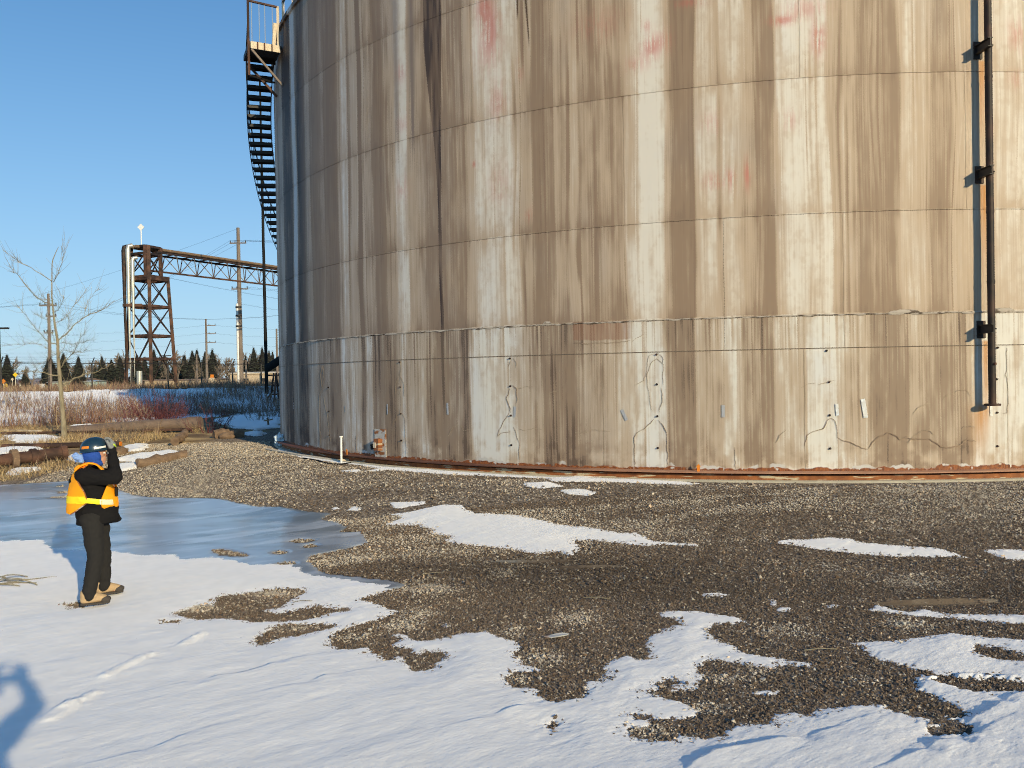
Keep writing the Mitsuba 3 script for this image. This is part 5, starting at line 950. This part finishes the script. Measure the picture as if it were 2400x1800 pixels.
# ---------------------------------------------------------------- fence, poles, wires, pipe bridge
k = thing('security_fence', 'dark chain-link fence with angled top arms along the bank', 'fence')
fd, fp = np.array([.522, .853]), np.array([-24.7, 58.9])
def fpt(s, h, o=0.): q = fp + fd * s + np.array([.853, -.522]) * o; return np.array([q[0], q[1], gz(*(fp + fd * s)) + h])
for i in range(-13, 6):
    s = i * 2.85
    pk = part(k, 'post', P(tube([fpt(s, -.3), fpt(s, 1.9)], .055, 6), 'm_dark_steel')); part(pk, 'arm', P(tube([fpt(s, 1.88), fpt(s, 2.25, .28)], .035, 5), 'm_dark_steel'))
for h, r in ((1.88, .035), (.08, .02)): part(k, 'rail', P(tube([fpt(s, h) for s in np.arange(-38, 15, 2.85)], r, 6), 'm_dark_steel'))
mesh = []
for s in np.arange(-37, 14, .24):
    for q in (-1, 1): mesh.append(tube([fpt(s, .08), fpt(s + q * 1.6, 1.86)], .0022, 3, False))
part(k, 'chain_link', P(cat(mesh), 'm_dark_steel'), None, 'stuff')
for j in range(3): part(k, 'barbed_wire', P(tube([fpt(s, 1.97 + .12 * j, .08 + .09 * j) for s in np.arange(-37, 14.3, 2.85)], .006, 4), 'm_dark_steel'))

def pole(label, x, y, top, r0, arms, mat='m_pole', cat_='utility pole', name='utility_pole'):
    k = thing(name, label, cat_); zb = gz(x, y)
    part(k, 'shaft', P(tube([(x, y, zb - .2), (x, y, top)], [r0, r0 * .62], 10), mat, 50))
    for z, l, o in arms:
        c = part(k, 'crossarm', P(bar((x - l + o, y - .12, z), (x + l + o, y - .12, z), .12, .14), mat))
        for u in (-.92, -.35, .92): part(c, 'insulator', P(tube([(x + l * u + o, y - .12, z + .06), (x + l * u + o, y - .12, z + .30)], .055, 6), 'm_dark_steel'))
    return k
pole('weathered utility pole behind the young tree at left', -50.7, 90., 11.9, .21, [(10.6, .95, 0.), (9.4, .55, .3), (7.6, .5, 0.)])
kp = pole('tall pale utility pole with two crossarms behind the pipe bridge', -31.4, 95., 19.7, .30, [(17.9, .95, 0.), (12.6, .95, .1)])
part(kp, 'conduit', P(tube([(-31.62, 94.85, .8), (-31.62, 94.85, 10.9)], .16, 8), 'm_white', 50), 'white conduit up the lower pole')
for z in (8.2, 9.4, 10.4): part(kp, 'band', P(tube([(-31.5, 94.95, z), (-31.5, 94.95, z + .2)], .36, 10), 'm_dark_steel'))
pole('distant dark pole with three side arms left of the tall pale pole', -55.8, 150., 13.4, .25, [(12.2, .9, .9), (10.7, .9, .9), (9.1, .9, .9)])
pole('far utility pole close to the left edge of the tank', -42.9, 150., 11.4, .24, [])
pole('short pale post standing before the spruces, left of the three-armed pole', -46.1, 120., 6.0, .16, [])
pole('short pale post right of the tall pale utility pole', -38.9, 120., 5.0, .16, [])
kl = pole('slim lamp post at the left edge of the picture', -49.9, 80., 7.5, .09, [], 'm_dark_steel', 'lamp post', 'lamp_post'); part(kl, 'lamp_head', P(box((-49.5, 80, 7.5), (.9, .35, .16)), 'm_dark_steel'))
kl = pole('distant lamp post seen through the steel tower', -98., 232., 9.5, .12, [], 'm_dark_steel', 'lamp post', 'lamp_post'); part(kl, 'lamp_head', P(box((-98., 232, 9.5), (3.2, .4, .25)), 'm_dark_steel'))
k = thing('dark_mast', 'very tall thin black mast between the fence and the stairway', 'mast'); part(k, 'shaft', P(tube([(-17.37, 58., gz(-17.37, 58) - .1), (-17.4, 58., 12.), (-17.42, 58., 23.2)], [.125, .10, .065], 8), 'm_black', 50)); part(k, 'side_arm', P(bar((-17.37, 58, 2.32), (-15.6, 58, 2.32), .10), 'm_black'))
k = thing('rusty_trestle', 'rusty trestle carrying a tilted black drum beside the tank', 'trestle')
for a, b in (((-16.6, 56, .2), (-16.25, 56, 2.45)), ((-15.5, 56, .2), (-15.9, 56, 2.45)), ((-16.1, 55.3, .2), (-16.1, 56, 2.45)), ((-16.1, 56.7, .2), (-16.1, 56, 2.45)), ((-16.5, 56, 1.), (-15.65, 56, 1.)), ((-16.4, 56, 1.6), (-15.75, 56, 1.6)), ((-17.1, 55.6, .1), (-16.3, 56, 1.3))): part(k, 'leg', P(bar(a, b, .10), 'm_rust'))
part(k, 'drum', P(tube([(-16.75, 56, 2.75), (-15.2, 56, 3.75)], .27, 14), 'm_black', 40))
def wire(a, b, sag, label, grp='overhead wires', r=.011):
    k = thing('overhead_wire', label, 'wire', grp); t = np.linspace(0, 1, 14)[:, None]; p = np.array(a) * (1 - t) + np.array(b) * t; p[:, 2] -= (4 * sag * t * (1 - t))[:, 0]; part(k, 'strand', P(tube(p, r, 4, False), 'm_dark_steel'))
for o, w in ((-.85, 'left'), (-.3, 'middle'), (.85, 'right')):
    wire((-31.4 + o, 94.8, 18.2), (-95, 160, 12.6 + o), 1.6, f'{w} of three wires sloping left from the top crossarm of the tall pale pole'); wire((-31.4 + o, 94.8, 18.2), (30, 70, 17 + o), 1.5, f'{w} of three wires running right from the top crossarm of the tall pale pole')
wire((-31.4, 95, 19.6), (-110, 150, 14.), 1.5, 'highest wire, from the very top of the tall pale pole'); wire((-31.4, 94.8, 10.9), (20, 80, 10), 2.5, 'sagging lowest wire from the banded part of the tall pale pole')
for o, w in ((-.8, 'left'), (.9, 'right')): wire((-31.4 + o, 94.8, 12.8), (25, 90, 12.), 1.5, f'wire running right from the {w} end of the lower crossarm')
for z, w in ((12.3, 'top'), (10.8, 'middle'), (9.2, 'lowest')): wire((-55., 149.9, z), (-20, 150, z - .3), 1., f'faint far wire running right from the {w} arm of the three-armed pole'); wire((-55., 149.9, z), (-120, 150, z - .2), 1.4, f'faint far wire running left from the {w} arm of the three-armed pole')
for o, w in ((-.8, 'left'), (.8, 'right')): wire((-50.7 + o, 89.9, 10.8), (-90, 80, 10.9), 1., f'wire going left from the {w} end of the crossarm behind the young tree'); wire((-50.7 + o, 89.9, 10.8), (-29, 110, 10.9), 1.2, f'wire going right from the {w} end of the crossarm behind the young tree')
wire((-29.6, 71.2, 11.0), (10, 100, 9.), 1.6, 'wire leaving the upper right corner of the braced tower')

# pipe bridge: braced tower and lattice girder
k = thing('pipe_bridge', 'rusty steel pipe bridge on a tall braced tower beyond the fence', 'pipe bridge')
TX, TY = -31.6, 71.8; lat, dep = np.array([.915, .404]), np.array([-.404, .915]); tz = gz(TX, TY)
def twr(u, v, z): q = np.array([TX, TY]) + lat * u + dep * v; return np.array([q[0], q[1], z])
def half(z): return 2.05 - .55 * (z - tz) / (11.2 - tz)
CORN = [(-1, 0), (0, -1), (1, 0), (0, 1)]
def cpt(i, z): h = half(z); u, v = CORN[i % 4]; return twr(u * h, v * h, z)
for i in range(4): part(k, 'leg', P(bar(cpt(i, tz - .2), cpt(i, 11.2 if i in (2, 3) else 13.75), .28, .28), 'm_rust'))
LV = [tz + .3, 4.0, 6.0, 8.55, 11.0]
for z in LV[1:]:
    for i in range(4): part(k, 'girt', P(bar(cpt(i, z), cpt(i + 1, z), .22 if z < 11 else .42), 'm_rust'))
for z0, z1 in ((tz + .4, 6.0), (6.0, 8.55), (8.55, 11.0)):
    for i in range(4):
        part(k, 'brace', P(bar(cpt(i, z0), cpt(i + 1, z1), .065), 'm_rust_dark')); part(k, 'brace', P(bar(cpt(i + 1, z0), cpt(i, z1), .065), 'm_rust_dark'))
# upper stage
up_ = [twr(-1.5, 0, 0), twr(-.25, -1.45, 0), twr(.95, -.2, 0), twr(0, 1.2, 0)]
for i, q in enumerate(up_): part(k, 'upper_post', P(bar(q + [0, 0, 11.], q + [0, 0, 13.75], .26), 'm_rust'))
for z in (13.7, 13.1):
    for i in range(4): part(k, 'girt', P(bar(up_[i] + [0, 0, z], up_[(i + 1) % 4] + [0, 0, z], .20), 'm_rust_dark'))
for i in range(4):
    part(k, 'brace', P(bar(up_[i] + [0, 0, 11.2], up_[(i + 1) % 4] + [0, 0, 13.2], .08), 'm_rust_dark')); part(k, 'brace', P(bar(up_[(i + 1) % 4] + [0, 0, 11.2], up_[i] + [0, 0, 13.2], .08), 'm_rust_dark'))
# girder running behind the tank
G0, G1 = np.array([-32.0, 71.0]), np.array([-16.4, 98.9]); gd = (G1 - G0) / np.linalg.norm(G1 - G0); gn = np.array([gd[1], -gd[0]]); GL = np.linalg.norm(G1 - G0)
def gp(s, o, z): q = G0 + gd * s + gn * o; return np.array([q[0], q[1], z])
for o, z, w in ((-.8, 13.3, .16), (.8, 13.3, .16), (0, 11.75, .15)): part(k, 'chord', P(bar(gp(1.0, o, z), gp(GL, o, z), w), 'm_rust_dark' if z > 12 else 'm_rust'))
ns = 16
for j in range(ns):
    s0, s1 = 1.2 + (GL - 1.4) * j / ns, 1.2 + (GL - 1.4) * (j + 1) / ns; sm = (s0 + s1) / 2
    for o in (-.8, .8): part(k, 'web', P(bar(gp(s0, o, 13.3), gp(sm, 0, 11.75), .07), 'm_webs')); part(k, 'web', P(bar(gp(sm, 0, 11.75), gp(s1, o, 13.3), .07), 'm_rust'))
    part(k, 'cross_tie', P(bar(gp(s0, -.8, 13.34), gp(s0, .8, 13.34), .09), 'm_rust_dark'))
for o, r in ((-.35, .19), (.28, .13)): part(k, 'carried_pipe', P(tube([gp(-.6, o, 13.66), gp(GL, o, 13.66)], r, 14), 'm_log', 40))
for u, v, r, z1, m_ in ((-1.95, -.6, .20, 13.7, 'm_rust_dark'), (-1.62, -.95, .20, 13.75, 'm_galv'), (-1.28, -1.15, .17, 12.7, 'm_galv')):
    part(k, 'riser', P(tube([twr(u, v, tz), twr(u, v, z1 - .4), twr(u + .05, v, z1 - .1), twr(u + .35, v + .1, z1)], r, 14), m_, 40))
part(k, 'pipe_shoe', P(bar(twr(-2.1, -.9, 8.6), twr(-.6, -1.2, 8.6), .25), 'm_rust'))
part(k, 'short_post', P(tube([twr(-.9, -3., tz), twr(-.9, -3., tz + 1.6)], .22, 14), 'm_galv', 40))
mk = part(k, 'marker', P(tube([twr(-.55, -.9, 13.7), twr(-.55, -.9, 15.6)], .05, 8), 'm_white'), 'white diamond marker on a short mast')
q = twr(-.55, -.9, 15.35); part(mk, 'plate', P(cat([bar(q - [0, 0, .0], q + [0, 0, .02], .04), (np.array([[0, -.05, -.30], [.30, -.05, 0], [0, -.05, .30], [-.30, -.05, 0], [0, .0, -.30], [.30, .0, 0], [0, .0, .30], [-.30, .0, 0]]) + q, np.array([[0, 1, 2], [0, 2, 3], [4, 6, 5], [4, 7, 6], [0, 4, 5], [0, 5, 1], [1, 5, 6], [1, 6, 2], [2, 6, 7], [2, 7, 3], [3, 7, 4], [3, 4, 0]]))]), 'm_white'))

# ---------------------------------------------------------------- far buildings, signs, hill
def house(name, label, x, y, w, d, h, mat, roof, rise=.5):
    k = thing(name, label, 'building'); z = gz(x, y); zt = z + h
    part(k, 'wall', P(box((x, y, z + h / 2 - .2), (w, d, h + .4)), mat)); X = w / 2 + .3; Y = d / 2 + .3
    part(k, 'roof', P((np.array([[x - X, y - Y, zt], [x + X, y - Y, zt], [x + X, y + Y, zt], [x - X, y + Y, zt], [x - X, y, zt + rise], [x + X, y, zt + rise], [x - X, y - Y, zt - .15], [x + X, y - Y, zt - .15]]), np.array([[0, 1, 5], [0, 5, 4], [2, 3, 4], [2, 4, 5], [1, 2, 5], [3, 0, 4], [6, 7, 1], [6, 1, 0]])), roof))
    return k, z
scene['m_mint'] = rough((.42, .52, .46), .7); scene['m_beige'] = rough((.50, .40, .29), .8); scene['m_roofbrown'] = rough((.22, .16, .13), .8)
k, z = house('mint_shed', 'low pale green shed beyond the fence, left of the tower', -92., 178, 5.4, 5, 1.5, 'm_mint', 'm_galv', .25); part(k, 'door', P(box((-93.6, 175.4, z + .6), (.9, .12, 1.3)), 'm_roofbrown'))
k, z = house('mint_shed', 'smaller pale green hut left of the low green shed', -97.6, 177, 2.6, 4, 1.5, 'm_mint', 'm_galv', .2); part(k, 'door', P(box((-97.4, 174.9, z + .5), (.7, .12, 1.1)), 'm_roofbrown'))
k, z = house('brown_house', 'long brown low house half hidden beyond the fence', -104., 196, 8, 6, 1.8, 'm_roofbrown', 'm_roofbrown', .5)
k, z = house('beige_building', 'long low beige building at right of the fence line', -44., 165, 22, 10, 2.5, 'm_beige', 'm_cream', .3)
for i in range(5): part(k, 'window', P(box((-52 + i * 3.6, 159.9, z + 1.1), (1.2, .12, .8)), 'm_dark_steel'))
part(k, 'roof_frame', P(cat([bar((-45, 163, z + 2.7), (-45, 163, z + 4.4), .25), bar((-38, 163, z + 2.7), (-38, 163, z + 4.4), .25), bar((-45, 163, z + 4.4), (-38, 163, z + 4.4), .25)]), 'm_beige'))
k, z = house('brown_wall_building', 'low brown building with flat roof left of the beige building', -66., 168, 15, 8, 1.5, 'm_beige', 'm_roofbrown', .1)
k = thing('white_cabinet', 'small pale cabinet with red top beside the far low building', 'cabinet'); x, y = place(497, 130); z = gz(x, y); part(k, 'body', P(box((x, y, z + .9), (.8, .6, 1.4)), 'm_cream')); part(k, 'top', P(box((x + .05, y, z + 1.85), (.45, .4, .5)), 'm_orange'))
def sign(label, px, Y, h, w, shape, mat):
    k = thing('road_sign', label, 'sign'); x, y = place(px, Y); z = gz(x, y)
    part(k, 'post', P(tube([(x, y, z - .1), (x, y, z + h)], .04, 6), 'm_galv')); n = {'d': 4, 'o': 16, 'r': 4}[shape]; a = np.arange(n) * 2 * np.pi / n + (0 if shape == 'd' else math.pi / 4 if shape == 'r' else 0)
    part(k, 'plate', P(tube([(x, y - .09, z + h), (x, y - .06, z + h)], w / 2, n) if shape != 'd' else tube([(x, y - .09, z + h), (x, y - .06, z + h)], w / 2, 4), mat))
sign('round yellow sign at the far left roadside', 15, 105, .9, .55, 'o', 'm_yellow')
sign('yellow diamond road sign, the highest of the far left signs', 37, 130, 2.6, .8, 'd', 'm_yellow')
sign('orange square sign at the left edge of the road', 9, 110, 1.5, .7, 'r', 'm_orange')
sign('dull red square sign right of the yellow diamond sign', 47, 130, 1.5, .6, 'r', 'm_rust')
sign('pale square sign below the yellow diamond sign', 30, 130, 1.9, .5, 'r', 'm_cream')
k = thing('white_box', 'small white roadside box left of the young tree', 'box'); x, y = place(98, 130); part(k, 'body', P(box((x, y, gz(x, y) + .5), (.55, .5, 1.0)), 'm_white')); part(k, 'lid', P(box((x, y, gz(x, y) + 1.05), (.65, .6, .08)), 'm_white'))
rx = np.linspace(-1400, 900, 150); rh = 6 + 16 * meshkit.fbm(np.stack([rx * .004, 0 * rx, 0 * rx], -1), 4, 91)
V = np.stack([np.stack([rx, 950 + 60 * j + 0 * rx, (0., .75, 1., .6)[j] * .55 * rh * (1 + .25 * (meshkit.noise(np.stack([rx * .06, 0 * rx + j, 0 * rx], -1)) - .5))], -1) for j in range(4)], 1); struct('hills', P((V.reshape(-1, 3), grid_faces(150, 4)), rough((.16, .15, .17), 1.)), 'low wooded hills on the horizon')
fx = np.linspace(-180, -26, 70); struct('road', P((np.stack([np.stack([fx, 118 + o + 0 * fx + .06 * fx, terrain(fx, 118 + o + .06 * fx) + .05], -1) for o in (-2.5, 2.5)], 1).reshape(-1, 3), grid_faces(70, 2)), rough((.10, .10, .105), .9)), 'grey road beyond the fence')
